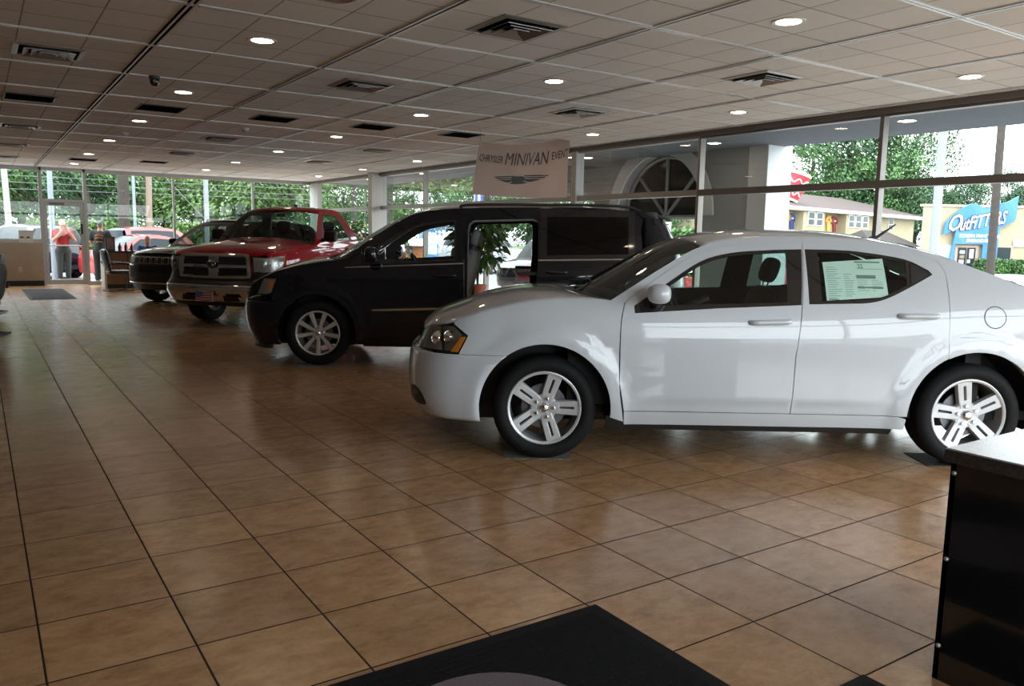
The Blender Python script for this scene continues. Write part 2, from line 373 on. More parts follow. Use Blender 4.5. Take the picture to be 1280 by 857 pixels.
class Body:
    def __init__(s, root, plan, belt, nose, tail, arches, a0=.05, r0=.25, k1=.40, k2=.35, zl=.45, tuck=.05, flare=.02, fw=(.0, .12), lining=inner_d, bulge=None):
        s.root = root; s.plan = fcurve(plan); s.belt = fcurve(belt); s.x0f, s.xnf, s.nf = nose[0], fcurve(nose[1]), nose[2]
        s.x0r, s.xnr, s.nr = tail[0], fcurve(tail[1]), tail[2]; s.ar = arches; s.a0, s.r0, s.k1, s.k2 = a0, r0, k1, k2
        s.zl, s.tuck, s.flare, s.fw, s.lin = zl, tuck, flare, fw, lining; s.bulge = bulge
    def We(s, x, z):
        t = z-s.belt(x)
        if t <= 0:
            i = s.a0*max(0, 1+t/s.r0)**2
            if z < s.zl: i += s.tuck*((s.zl-z)/.25)**2
        else: i = s.a0+s.k1*t+s.k2*t*t
        wv = s.plan(x)-i
        if s.bulge: wv += s.bulge(x, z)
        for (xc, zc, R) in s.ar:
            r = math.hypot(x-xc, z-zc); q = (r-R-s.fw[0])/s.fw[1]
            if q < 1 and z < s.belt(x): wv += s.flare*(1 if q < 0 else (1-q*q)**2)
        return wv
    def W(s, x, z):
        if x > s.x0f:
            u = min(.9999, (x-s.x0f)/max(.02, s.xnf(z)-s.x0f)); return s.We(s.x0f, z)*(1-u**s.nf)**(1/s.nf)+(s.We(x, z)-s.We(s.x0f, z))*(1-u)
        if x < s.x0r:
            u = min(.9999, (s.x0r-x)/max(.02, s.x0r-s.xnr(z))); return s.We(s.x0r, z)*(1-u**s.nr)**(1/s.nr)+(s.We(x, z)-s.We(s.x0r, z))*(1-u)
        return s.We(x, z)
    def X(s, y, z, rear=False):
        x0, xn, n = (s.x0r, s.xnr(z), s.nr) if rear else (s.x0f, s.xnf(z), s.nf)
        u = min(.9999, abs(y)/s.We(x0, z)); return x0+(xn-x0)*(1-u**n)**(1/n)
    def nose(s, th, z, rear=False, off=0):
        x0, xn, n = (s.x0r, s.xnr(z), s.nr) if rear else (s.x0f, s.xnf(z), s.nf)
        c, d = abs(math.cos(th)), math.sin(th)
        return Vector((x0+(xn-x0+(off if not rear else -off))*c**(2/n), math.copysign(abs(d)**(2/n), d)*(s.We(x0, z)+off), z))
    def _shell(s, name, m, V2, F, pos, nrm, th, parent, flip):
        used = {}
        for f in F:
            for i in range(3):
                k = (f[i], f[(i+1) % 3]); used[k] = 1
        bd = [k for k in used if (k[1], k[0]) not in used]
        n = len(V2); P = [pos(*v) for v in V2]; N = [nrm(*v) for v in V2]
        V = [tuple(p) for p in P]; NN = [tuple(q) for q in N]; FF = []; MI = []
        for f in F: FF.append(tuple(f) if not flip else tuple(f)[::-1]); MI.append(0)
        if th:
            V += [tuple(p-q*th) for p, q in zip(P, N)]; NN += [tuple(-q) for q in N]
            for f in F: FF.append(tuple(i+n for i in (f[::-1] if not flip else f))); MI.append(1)
            for a, b in bd:
                c = len(V); V += [V[a], V[b], V[b+n], V[a+n]]; NN += [NN[a], NN[b], NN[b], NN[a]]
                q = (c+1, c, c+3, c+2); FF.append(q if not flip else q[::-1]); MI.append(0)
        me = bpy.data.meshes.new(name); me.from_pydata(V, [], FF); me.materials.append(m); me.materials.append(s.lin)
        me.polygons.foreach_set('material_index', MI); me.shade_smooth(); me.normals_split_custom_set_from_vertices(NN)
        o = bpy.data.objects.new(name, me); col.objects.link(o); o.parent = parent or s.root; return o
    def side(s, name, m, poly, holes=(), off=0, th=.012, gap=.0025, step=.05, parent=None, sides=(1, -1)):
        V2, F = cdt(inset(poly, gap) if gap else poly, holes, step)
        # make faces counter-clockwise in (x, z)
        F2 = []
        for f in F:
            a, b, c = (V2[i] for i in f); F2.append(f if (b[0]-a[0])*(c[1]-a[1])-(b[1]-a[1])*(c[0]-a[0]) > 0 else f[::-1])
        out = []
        for i, sd in enumerate(sides):
            def pos(x, z): return Vector((x, sd*(s.W(x, z)+off), z))
            def nrm(x, z):
                h = .004; return Vector((-(s.W(x+h, z)-s.W(x-h, z))/(2*h), sd, -(s.W(x, z+h)-s.W(x, z-h))/(2*h))).normalized()
            par = parent[i] if isinstance(parent, (list, tuple)) else parent
            out.append(s._shell(name, m, V2, F2, pos, nrm, th, par, sd > 0))
        return out
    def front(s, name, m, poly, holes=(), off=0, th=.012, gap=.002, step=.05, parent=None, rear=False):
        """panel given by an outline in (y, z) on the nose or tail"""
        V2, F = cdt(inset(poly, gap) if gap else poly, holes, step); F2 = []
        for f in F:
            a, b, c = (V2[i] for i in f); F2.append(f if (b[0]-a[0])*(c[1]-a[1])-(b[1]-a[1])*(c[0]-a[0]) > 0 else f[::-1])
        sg = -1 if rear else 1
        def pos(y, z): return Vector((s.X(y, z, rear)+sg*off, y, z))
        def nrm(y, z):
            h = .004; return (Vector((1, -(s.X(y+h, z, rear)-s.X(y-h, z, rear))/(2*h), -(s.X(y, z+h, rear)-s.X(y, z-h, rear))/(2*h)))*sg).normalized()
        return s._shell(name, m, V2, F2, pos, nrm, th, parent, rear)
    def top(s, name, m, edge, crown, off=0, nu=None, nv=16, pw=2.3, th=.012, parent=None, dy=0, step=.05, vr=(-1, 1)):
        """surface lofted across the car between the two side edges (x, z); crown(t) = (dx, dz) at the middle"""
        E = edge; k = len(E)-1
        def fn(u, v):
            q = u*k; i = min(int(q), k-1); f = q-i; x = E[i][0]+(E[i+1][0]-E[i][0])*f; z = E[i][1]+(E[i+1][1]-E[i][1])*f
            v = vr[0]+(vr[1]-vr[0])*v; c = crown(u); b = 1-abs(v)**pw; return Vector((x+c[0]*b, v*(s.W(x, z)-dy), z+c[1]*b+off))
        mb = MB().grid(fn, nu or max(4, k), nv)
        return mb.build(name, m, parent or s.root, smooth=60, solid=th, off=-1 if th > 0 else 1) if th else mb.build(name, m, parent or s.root, smooth=60)
def My(loc=(0, 0, 0)):     # local z -> car y (outwards on the left side)
    return Matrix.Translation(loc) @ Matrix.Rotation(-PI/2, 4, 'X')
def make_wheel(root, R, r, wd, style, rot=0):
    """alloy wheel with its outer face towards +y"""
    A = My()
    rim = MB()
    rim.lathe([(r-.016, .0), (r-.004, .006), (r+.004, .004), (r+.004, -.006), (r-.012, -.02), (r-.022, -wd+.02), (r+.004, -wd)], 40, A, cap=False)
    def bar(r0, r1, w0, w1, z0, z1, a, o0=0, o1=None, d=.03):
        o1 = o0 if o1 is None else o1; ca, sa = math.cos(a), math.sin(a); P = []
        for (rr, ww, oo, zz) in ((r0, w0, o0, z0), (r1, w1, o1, z1)):
            for dd in (0, -d):
                for e in (-1, 1):
                    tt = oo+e*ww/2*(1 if dd == 0 else 1.25); P.append((rr*ca-tt*sa, zz+dd, rr*sa+tt*ca))
        rim.add(P, [(0, 1, 3, 2), (4, 6, 7, 5), (0, 4, 5, 1), (2, 3, 7, 6), (0, 2, 6, 4), (1, 5, 7, 3)])
    if style == 'five':
        for k in range(5):
            a = rot+2*PI*k/5
            for e in (-1, 1): bar(.055, r-.008, .033, .039, -.022, -.004, a, e*.0235, e*.0285, .035)
            bar(.03, .10, .072, .070, -.020, -.017, a, 0, 0, .035); bar(r-.045, r-.006, .06, .085, -.008, -.004, a, 0, 0, .03)
        rim.lathe([(.0, -.022), (.078, -.022), (.088, -.032), (.088, -.06)], 30, A, cap=False)
        nut_r = .062
    else:
        for k in range(9):
            a = rot+2*PI*k/9; bar(.05, r-.008, .026, .048, -.018, -.006, a, 0, 0, .03)
        rim.lathe([(.0, -.016), (.058, -.016), (.075, -.03), (.075, -.06)], 30, A, cap=False)
        nut_r = .055
    w = rim.build('wheel', silver if style == 'five' else silver2, root, smooth=35)
    q = w.modifiers.new('b', 'BEVEL'); q.width = .003; q.segments = 2; q.limit_method = 'ANGLE'; q.angle_limit = math.radians(50)
    t = MB()
    hw = wd/2; c = -hw+.01
    pr = [(r+.002, c+hw-.012), (r+.014, c+hw+.006), (r+.05, c+hw+.012), (R-.03, c+hw+.004), (R-.010, c+hw-.012), (R-.002, c+hw-.03), (R, c+hw-.055), (R, c-hw+.055), (R-.01, c-hw+.012), (R-.03, c-hw-.004), (r, c-hw+.01)]
    t.lathe(pr, 48, A, cap=False).build('tyre', rubber, w, smooth=50)
    MB().lathe([(0, -.07), (r*.62, -.07), (r*.62, -.09), (0, -.09)], 30, A).build('brake_disc', brake, w, smooth=40)
    MB().lathe([(0, .004), (.020, .002), (.031, -.006), (.034, -.02), (.034, -.03)], 24, A, cap=False).build('centre_cap', chrome, w, smooth=60)
    for k in range(5):
        a = rot+2*PI*k/5+(0 if style == 'five' else PI/5)
        MB().lathe([(0, .001), (.010, -.001), (.0135, -.008), (.014, -.03)], 8, My((nut_r*math.cos(a), 0, nut_r*math.sin(a))), cap=False).build('lug_nut', chrome, w, smooth=40)
    return w
def wheels(root, body, xs, y, R, r, wd, style, rots=(0, 0), well=.44, steer=0):
    for i, x in enumerate(xs):
        w = make_wheel(root, R, r, wd, style, rots[i]); w.location = (x, y, R); w.rotation_euler = (0, 0, steer if i == 0 else 0)
        c = copy_tree(w); c.parent = root; c.location = (x, -y, R); c.rotation_euler = (0, 0, PI+(steer if i == 0 else 0))
        for sd in (1, -1):
            M = Matrix.Translation((x, sd*(y-.33), R)) @ Matrix.Rotation(-PI/2*sd, 4, 'X')
            k = MB(); a0 = (PI if sd > 0 else 0)-.25
            k.lathe([(0, .0), (well, .0), (well, .30)], 28, M, cap=False, a0=a0, a1=a0+PI+.5)
            k.build('wheel_well', trim_blk, root, smooth=40)
def seat(root, x, y, z, m, w=.50, hgt=.62, lean=.22, head=True, cush=.48):
    """car seat: cushion with bolsters, backrest; headrest is a child"""
    b = MB()
    b.grid(lambda u, v: Vector((x+cush*(.5-abs(0)), 0, 0)), 1, 1) if False else None
    R = Matrix.Rotation(-lean, 3, 'Y')
    b.ball((x, y, z), (cush/2+.02, w/2, .10), 16, 10, None, .55)
    c = Vector((x-cush/2-.02, y, z+.02)); b.ball(c+R @ Vector((0, 0, hgt/2)), (.085, w/2-.01, hgt/2), 16, 12, R, .6)
    for s in (-1, 1): b.ball(c+R @ Vector((.05, s*(w/2-.06), hgt*.42)), (.07, .06, hgt*.38), 10, 8, R, .8)
    o = b.build('seat', m, root, smooth=50)
    if head:
        h = MB().ball(c+R @ Vector((.015, 0, hgt+.13)), (.055, .135, .10), 14, 10, R, .65)
        for s in (-1, 1): h.tube([c+R @ Vector((0, s*.06, hgt-.04)), c+R @ Vector((.01, s*.06, hgt+.06))], .007, 6)
        h.build('headrest', m, o, smooth=60)
    return o
def steering(root, x, y, z, m, R=.19, tilt=.45):
    A = Matrix.Translation((x, y, z)) @ Matrix.Rotation(-PI/2+tilt, 4, 'Y')
    b = MB(); ring = [A @ Vector((R*math.cos(a), R*math.sin(a), 0)) for a in [2*PI*k/28 for k in range(29)]]
    b.tube(ring, .016, 8); b.ball(A @ Vector((0, 0, .0)), .065, 10, 8)
    for a in (0, 2.4, -2.4): b.tube([A @ Vector((.03*math.cos(a), .03*math.sin(a), .0)), A @ Vector((R*math.cos(a), R*math.sin(a), 0))], .018, 6)
    b.tube([A @ Vector((0, 0, 0)), A @ Vector((0, 0, .25))], .035, 8)
    return b.build('steering_wheel', m, root, smooth=50)
def mirror_pair(root, body, x, z, m, size, arm_m=None, door=None, reach=.16, sq=.72):
    for i, s in enumerate((1, -1)):
        y = body.W(x, z)
        b = MB(); b.ball((x, s*(y+reach), z+.05), size, 16, 12, Matrix.Rotation(-s*.15, 3, 'Z'), sq)
        o = b.build('mirror', m, door[i] if door else root, smooth=60)
        a = MB().tube([(x-.01, s*(y-.03), z-.03), (x, s*(y+reach*.6), z+.0)], [.035, .028], 8); a.build('mirror_arm', arm_m or trim_blk, o, smooth=50)
def handle_pair(body, x0, x1, z0, z1, m, doors, h=.028, recess=True):
    for i, s in enumerate((1, -1)):
        P = [(x0+(x1-x0)*t, s*(body.W(x0+(x1-x0)*t, z0+(z1-z0)*t)+(.004 if t in (0, 1) else .028)), z0+(z1-z0)*t) for t in (0, .12, .5, .88, 1)]
        MB().tube(spl(P, 4), h*.5, 8, sq=1).build('door_handle', m, doors[i], smooth=60)
# ------------------------------------------------------------------ white sedan
def arc(xc, zc, R, a0, a1, n=14): return [(xc+R*math.cos(math.radians(a0+(a1-a0)*k/n)), zc+R*math.sin(math.radians(a0+(a1-a0)*k/n))) for k in range(n+1)]
def sedan():
    root = thing('sedan', 'white four-door sedan with price sheet in rear side window, nearest the camera', 'car', (3.853, 2.055, .005), 2.553)
    P = mat('white car paint', (.50, .528, .572), .38, coat=1)
    B = Body(root, [(.3, .895), (0, .905), (-1.4, .915), (-2.76, .91), (-3.2, .90)],
             [(.97, .78), (.80, .84), (.63, .89), (.52, .92), (.398, .955), (.273, .99), (.035, 1.03), (-.258, 1.045), (-.6, 1.035), (-1.6, 1.045), (-2.2, 1.07), (-2.6, 1.11), (-3.2, 1.12), (-3.7, 1.11)],
             (.30, [(.24, .88), (.33, .94), (.40, .955), (.5, .96), (.62, .955), (.68, .935), (.75, .89), (.85, .845), (.90, .80), (1.0, .7)], 3.0),
             (-3.32, [(.2, -3.75), (.6, -3.9), (1.12, -3.8)], 2.6), [(0, .34, .425), (-2.765, .34, .425)], flare=.024, fw=(.03, .12), bulge=lambda x, z: -.010*max(0, min(1, (.44-z)/.035))*max(0, min(1, (-.55-x)/.25))*max(0, min(1, (x+2.28)/.35)))
    D1 = spl([(-.502, 1.04), (-.762, 1.229), (-1.02, 1.37), (-1.29, 1.428), (-1.685, 1.437)], 5)
    D2 = spl([(-1.685, 1.437), (-2.06, 1.425), (-2.46, 1.366), (-2.562, 1.29), (-2.575, 1.142), (-2.567, .73)], 6)
    E = spl([(-.41, 1.05), (-.75, 1.262), (-1.02, 1.405), (-1.3, 1.458), (-1.7, 1.470), (-2.1, 1.456), (-2.46, 1.398), (-2.8, 1.285), (-3.05, 1.19), (-3.25, 1.13), (-3.72, 1.10)], 5)
    def epart(x0, x1): return [p for p in E if x1-1e-6 <= p[0] <= x0+1e-6]
    seam = spl([(-.41, 1.05), (-.25, 1.056), (.04, 1.040), (.272, .993), (.398, .960), (.52, .918), (.60, .892)], 4)+[(.597, .874)]
    S1 = [(-.516, .262), (-.478, .52), (-.476, .88), (-.502, 1.04)]
    af = arc(0, .34, .425, 54, 186, 26)
    B.side('fender', P, spl(S1, 4)+seam+[(.502, .806), (.563, .684), (.25, .684)]+af)
    # body side: pillars, cant rail, rear quarter
    ar = arc(-2.765, .34, .425, -8, 62.5, 12)
    B.side('quarter_panel', P, [e for e in E if e[0] > -3.3]+[(-3.32, 1.115), (-3.33, .27)]+arc(-2.765, .34, .425, 188, 63.2, 24)+D2[::-1]+D1[::-1][1:], gap=.001)
    fd_hole = [(-.565, .972), (-.562, 1.02)]+spl([(-.758, 1.152), (-1.004, 1.307), (-1.211, 1.366), (-1.45, 1.388), (-1.674, 1.398)], 4)+[(-1.632, 1.042), (-1.1, 1.012)]
    rd_hole = [(-1.682, 1.048), (-1.694, 1.398)]+spl([(-1.85, 1.399), (-2.047, 1.389), (-2.328, 1.346), (-2.47, 1.278)], 4)+spl([(-2.492, 1.25), (-2.335, 1.165), (-2.18, 1.092), (-2.06, 1.063), (-1.9, 1.055)], 4)
    fd = B.side('front_door', P, [(-.513, .337)]+spl([(-.479, .52), (-.477, .88), (-.502, 1.04)], 4)[:-1]+D1+[(-1.638, 1.045), (-1.601, .72), (-1.593, .337)], [fd_hole])
    rd = B.side('rear_door', P, [(-1.593, .337), (-1.601, .72), (-1.638, 1.045)]+D2+arc(-2.765, .34, .428, 63, 4, 12)+[(-2.337, .337)], [rd_hole])
    B.side('dark_gap_backing', trim_blk, [(-.49, .30), (-.44, .9), (-.46, 1.02)]+[(x+.0, z+.012) for x, z in D1[1:]]+[(x, z+.012) for x, z in D2[1:-6]]+[(-2.60, 1.2), (-2.60, .79)]+arc(-2.765, .34, .445, 62, 8, 8)+[(-2.31, .30)], [fd_hole, rd_hole], off=-.017, th=.004, gap=0)  # black sheet added behind the doors so their gaps read dark
    fg = [(-.70, 1.022)]+spl([(-.80, 1.15), (-1.012, 1.287), (-1.215, 1.347), (-1.45, 1.368), (-1.57, 1.374)], 4)+[(-1.545, 1.058)]
    rg = [(-1.768, 1.068), (-1.775, 1.381)]+spl([(-1.87, 1.381), (-2.04, 1.372), (-2.335, 1.328)], 4)+spl([(-2.322, 1.178), (-2.17, 1.107), (-2.06, 1.082)], 4)
    B.side('window_frame', gloss_blk, fd_hole, [fg], off=-.004, gap=-.004, parent=fd); B.side('window_glass', tint, fg, off=-.012, th=0, gap=-.005, step=.1, parent=fd)
    B.side('window_frame', gloss_blk, rd_hole, [rg], off=-.004, gap=-.004, parent=rd)
    B.side('window_glass', glass('rear door glass', (.30, .40, .37), .06), rg, off=-.012, th=0, gap=-.005, step=.1, parent=rd)
    B.side('vent_trim', trim_blk, [(-2.355, 1.318), (-2.345, 1.183), (-2.48, 1.252)], off=.001, th=.004, parent=rd)
    st = B.side('window_sticker', mat('price sheet paper', (.42, .62, .54), .6), [(-1.80, 1.315), (-2.193, 1.345), (-2.197, 1.103), (-1.80, 1.072)], off=-.009, th=.0, gap=0, parent=[rd[0]], sides=(1,))[0]
    tag(st, 'pale green printed price sheet')
    ink = mat('grey print', (.12, .2, .17), .7); pb = MB(); rnd = random.Random(3)
    def rect(x0, z0, x1, z1):
        V = [(x, B.W(x, z)-.0065, z) for x, z in ((x0, z0), (x1, z0), (x1, z1), (x0, z1))]; pb.add(V, [(0, 1, 2, 3)])
    for k in range(15):
        z = 1.285-.0138*k
        rect(-1.815, z, -1.815-.05-.045*rnd.random(), z-.0028)
        if 2 < k < 14: rect(-1.925, z, -1.925-.03-.035*rnd.random(), z-.0028)
    for z, h in ((1.325, .009), (1.238, .022), (1.165, .010)): rect(-2.005, z, -2.17 if h < .02 else -2.13, z-h)
    rect(-1.815, 1.084, -1.88, 1.077); rect(-2.015, 1.278, -2.18, 1.2755)
    for k in range(12): rect(-2.01-.09*(k % 2), 1.207-.013*(k//2), -2.01-.09*(k % 2)-.06*rnd.random()-.015, 1.2045-.013*(k//2))
    pb.build('printing', ink, st, weld=False)
    text_mb('22', .036, lambda x, y, d: (-2.04-x, B.W(-2.04-x, 1.293+y)-.006, 1.293+y), bold=.0005).build('printing', ink, st)
    B.side('rocker', P, [(-.517, .256), (-.515, .333), (-2.285, .333), (-2.335, .32), (-2.33, .247), (-.52, .243)])
    B.side('sill_guard', trim_blk, [(-.40, .30), (-.51, .30), (-.53, .245), (-2.27, .245), (-2.26, .205), (-.40, .205)], off=-.02, gap=0)
    # hood, glass, roof, deck
    he = spl([(-.41, 1.05), (-.25, 1.056), (.04, 1.040), (.272, .993), (.398, .960), (.52, .918), (.63, .884), (.72, .862), (.78, .84), (.82, .815)], 4)
    cz = lambda u: .022+.045*math.sin(PI*u**1.25)
    B.top('hood', P, he, lambda u: (.24*(1-u)**2.5+.035*u**4, cz(u)), nv=24, dy=.003)
    B.top('cowl', trim_blk, [(-.36, 1.038), (-.50, 1.04)], lambda u: (.20, .018), nu=3, th=.01, dy=.03)
    we = epart(-.41, -1.02)
    ws = B.top('windshield', glass('windshield glass', (.46, .53, .50), .10), we, lambda u: (.17*(1-u)+.06*u, .035*u+.015), th=0, dy=.014, nv=20, off=.004)
    for s in (-1, 1):     # wipers
        MB().tube([(-.22, s*.35, 1.075), (-.36, s*.15-.1, 1.125), (-.37, s*.1-.35, 1.14)], .008, 6).build('wiper', trim_blk, root)
    B.top('roof', P, epart(-1.02, -2.46), lambda u: (.06*(1-u)**3-.05*u**3, .045+.02*math.sin(PI*u)), nv=20)
    B.top('rear_window', dark_t, epart(-2.46, -3.05), lambda u: (-.05-.10*u, .045*(1-u)+.012), th=0, dy=.014, nv=16)
    B.top('trunk_lid', P, epart(-3.05, -3.72), lambda u: (-.15*(1-u)-.07, .02), nv=16)
    # nose
    def bump(u, v):
        z = .247+(.684-.247)*v; a = math.acos(max(-1, min(1, (z-.34)/.425))); xa = .425*math.sin(a) if abs(z-.34) < .425 else .425
        c = max(0, (xa-B.x0f)/(B.xnf(z)-B.x0f)); thm = math.acos(min(1, c**(B.nf/2))) if c > 0 else PI/2
        t = -1+2*u
        if abs(t) > .93:
            q = (abs(t)-.93)/.07; p = B.nose(thm, z); x = p.x+(xa-p.x)*q; return (x, math.copysign(B.W(x, z), t), z)
        p = B.nose(thm*t/.93, z); y = p.y if abs(t) < .45 else math.copysign(B.W(p.x, z), t); return (p.x, y, z)
    MB().grid(bump, 60, 22).build('front_bumper', P, root, smooth=60, solid=.012)
    for s in (1, -1): pass
    B.side('fog_recess', trim_blk, spl([(.905, .425), (.85, .432), (.79, .352), (.80, .318), (.90, .33)], 4, closed=True), off=.014, th=.006, step=.03)
    hl = spl([(.862, .69), (.835, .77), (.80, .832), (.75, .856), (.68, .869), (.599, .873)], 4)+[(.504, .806), (.562, .69), (.70, .684)]
    lm = B.side('headlight', lens, hl, off=.002, th=0, step=.035)
    B.side('lamp_body', trim_blk, hl, off=-.05, th=.01, gap=-.003, step=.035, parent=lm)
    B.side('reflector', lampin, [(.815, .70), (.80, .80), (.74, .85), (.69, .85), (.67, .70)], off=-.028, th=.008, step=.04, parent=lm)
    B.side('reflector', mat('brown reflection insert', (.30, .25, .21), .3, .3), [(.66, .70), (.68, .852), (.60, .86), (.545, .81), (.56, .70)], off=-.03, th=.008, step=.04, parent=lm)  # rear insert's brown imitates a brownish reflection in the lamp
    for i, s in enumerate((1, -1)):
        for x, z, r in ((.70, .775, .048), (.625, .79, .040)):
            y = B.W(x, z)-.022; M2 = Matrix.Translation((x, s*y, z)) @ Matrix.Rotation(-s*1.05, 4, 'Z') @ Matrix.Rotation(PI/2, 4, 'Y'); MB().lathe([(0, -.03), (r*.35, -.028), (r*.85, -.006), (r, 0), (r*1.1, -.002)], 22, M2, cap=False).build('projector', chrome, lm[i], smooth=60)
    for a in B.side('reflector', amber, [(.549, .798), (.511, .80), (.566, .695), (.620, .698)], off=-.006, th=.006, step=.03, parent=lm): tag(a, 'orange side reflector')
    gr = B.front('grille', gloss_blk, [(-.60, .69), (.60, .69), (.56, .83), (-.56, .83)], off=-.03, gap=0)
    B.front('grille_bar', chrome, [(-.57, .742), (.57, .742), (.56, .765), (-.56, .765)], off=-.01, parent=gr)
    B.front('grille_bar', chrome, [(-.02, .70), (.02, .70), (.025, .82), (-.025, .82)], off=-.01, parent=gr)
    # tail
    def tail(u, v):
        z = .3+(1.08-.3)*v; return B.nose(-PI/2+PI*u, z, True)
    MB().grid(tail, 30, 14).build('rear_bumper', P, root, smooth=60, solid=.012)
    B.side('tail_light', redl, [(-3.60, .85), (-3.62, 1.06), (-3.80, 1.06), (-3.80, .88)], off=.006, th=.01)
    B.side('fuel_door', P, arc(-2.861, .988, .066, 0, 350, 34), off=.002, th=.002, gap=0, step=.03, sides=(1,))
    B.side('fuel_door_gap', black, arc(-2.861, .988, .0715, 0, 350, 34), [arc(-2.861, .988, .0665, 0, 350, 34)], off=.0012, th=0, gap=0, step=.03, sides=(1,))
    mirror_pair(root, B, -.70, 1.055, P, (.075, .105, .062), trim_blk, fd, .12)
    handle_pair(B, -1.303, -1.556, .928, .938, P, fd, .034); handle_pair(B, -2.251, -2.496, .987, .99, P, rd, .034)
    MB().tube([(-2.42, 0, 1.475), (-2.47, 0, 1.49), (-2.60, 0, 1.585)], [.02, .012, .005], 8).build('antenna', trim_blk, root, smooth=60)
    # inside and underneath
    MB().span((.62, -.55, .20), (-3.5, .55, .30)).span((-.45, -.74, .22), (-2.3, .74, .3)).build('underbody', trim_blk, root)
    ib = MB().span((-.45, -.78, .30), (-3.2, .78, .36)); ib.span((-.15, -.8, .36), (-.5, .8, .95)); ib.span((-2.75, -.8, .36), (-2.85, .8, 1.02)).span((-2.8, -.7, 1.0), (-3.3, .7, 1.03)); ib.span((.75, -.6, .3), (.6, .6, .72))
    ib.build('cabin_floor', carpet, root)
    cl = mat('black seat cloth', (.018, .018, .019), .75)
    b = MB(); b.grid(lambda u, v: (-.42-.30*u, -.78+1.56*v, 1.0+.05*math.sin(PI*u)-.03*u), 8, 10); b.span((-.55, -.76, .75), (-.72, .76, .985)); b.ball((-.68, .37, 1.0), (.13, .2, .07)); b.build('dashboard', inner_d, root, smooth=50)
    steering(root, -.93, .37, .93, trim_blk)
    for y in (.37, -.37): seat(root, -1.35, y, .52, cl, .50, .58, .30)
    seat(root, -2.15, .36, .54, cl, .62, .54, .38); seat(root, -2.15, -.36, .54, cl, .62, .54, .38)
    wheels(root, B, (0, -2.765), .865, .34, .240, .225, 'five', (math.radians(36), math.radians(8)), well=.44)
    return root
sedan()
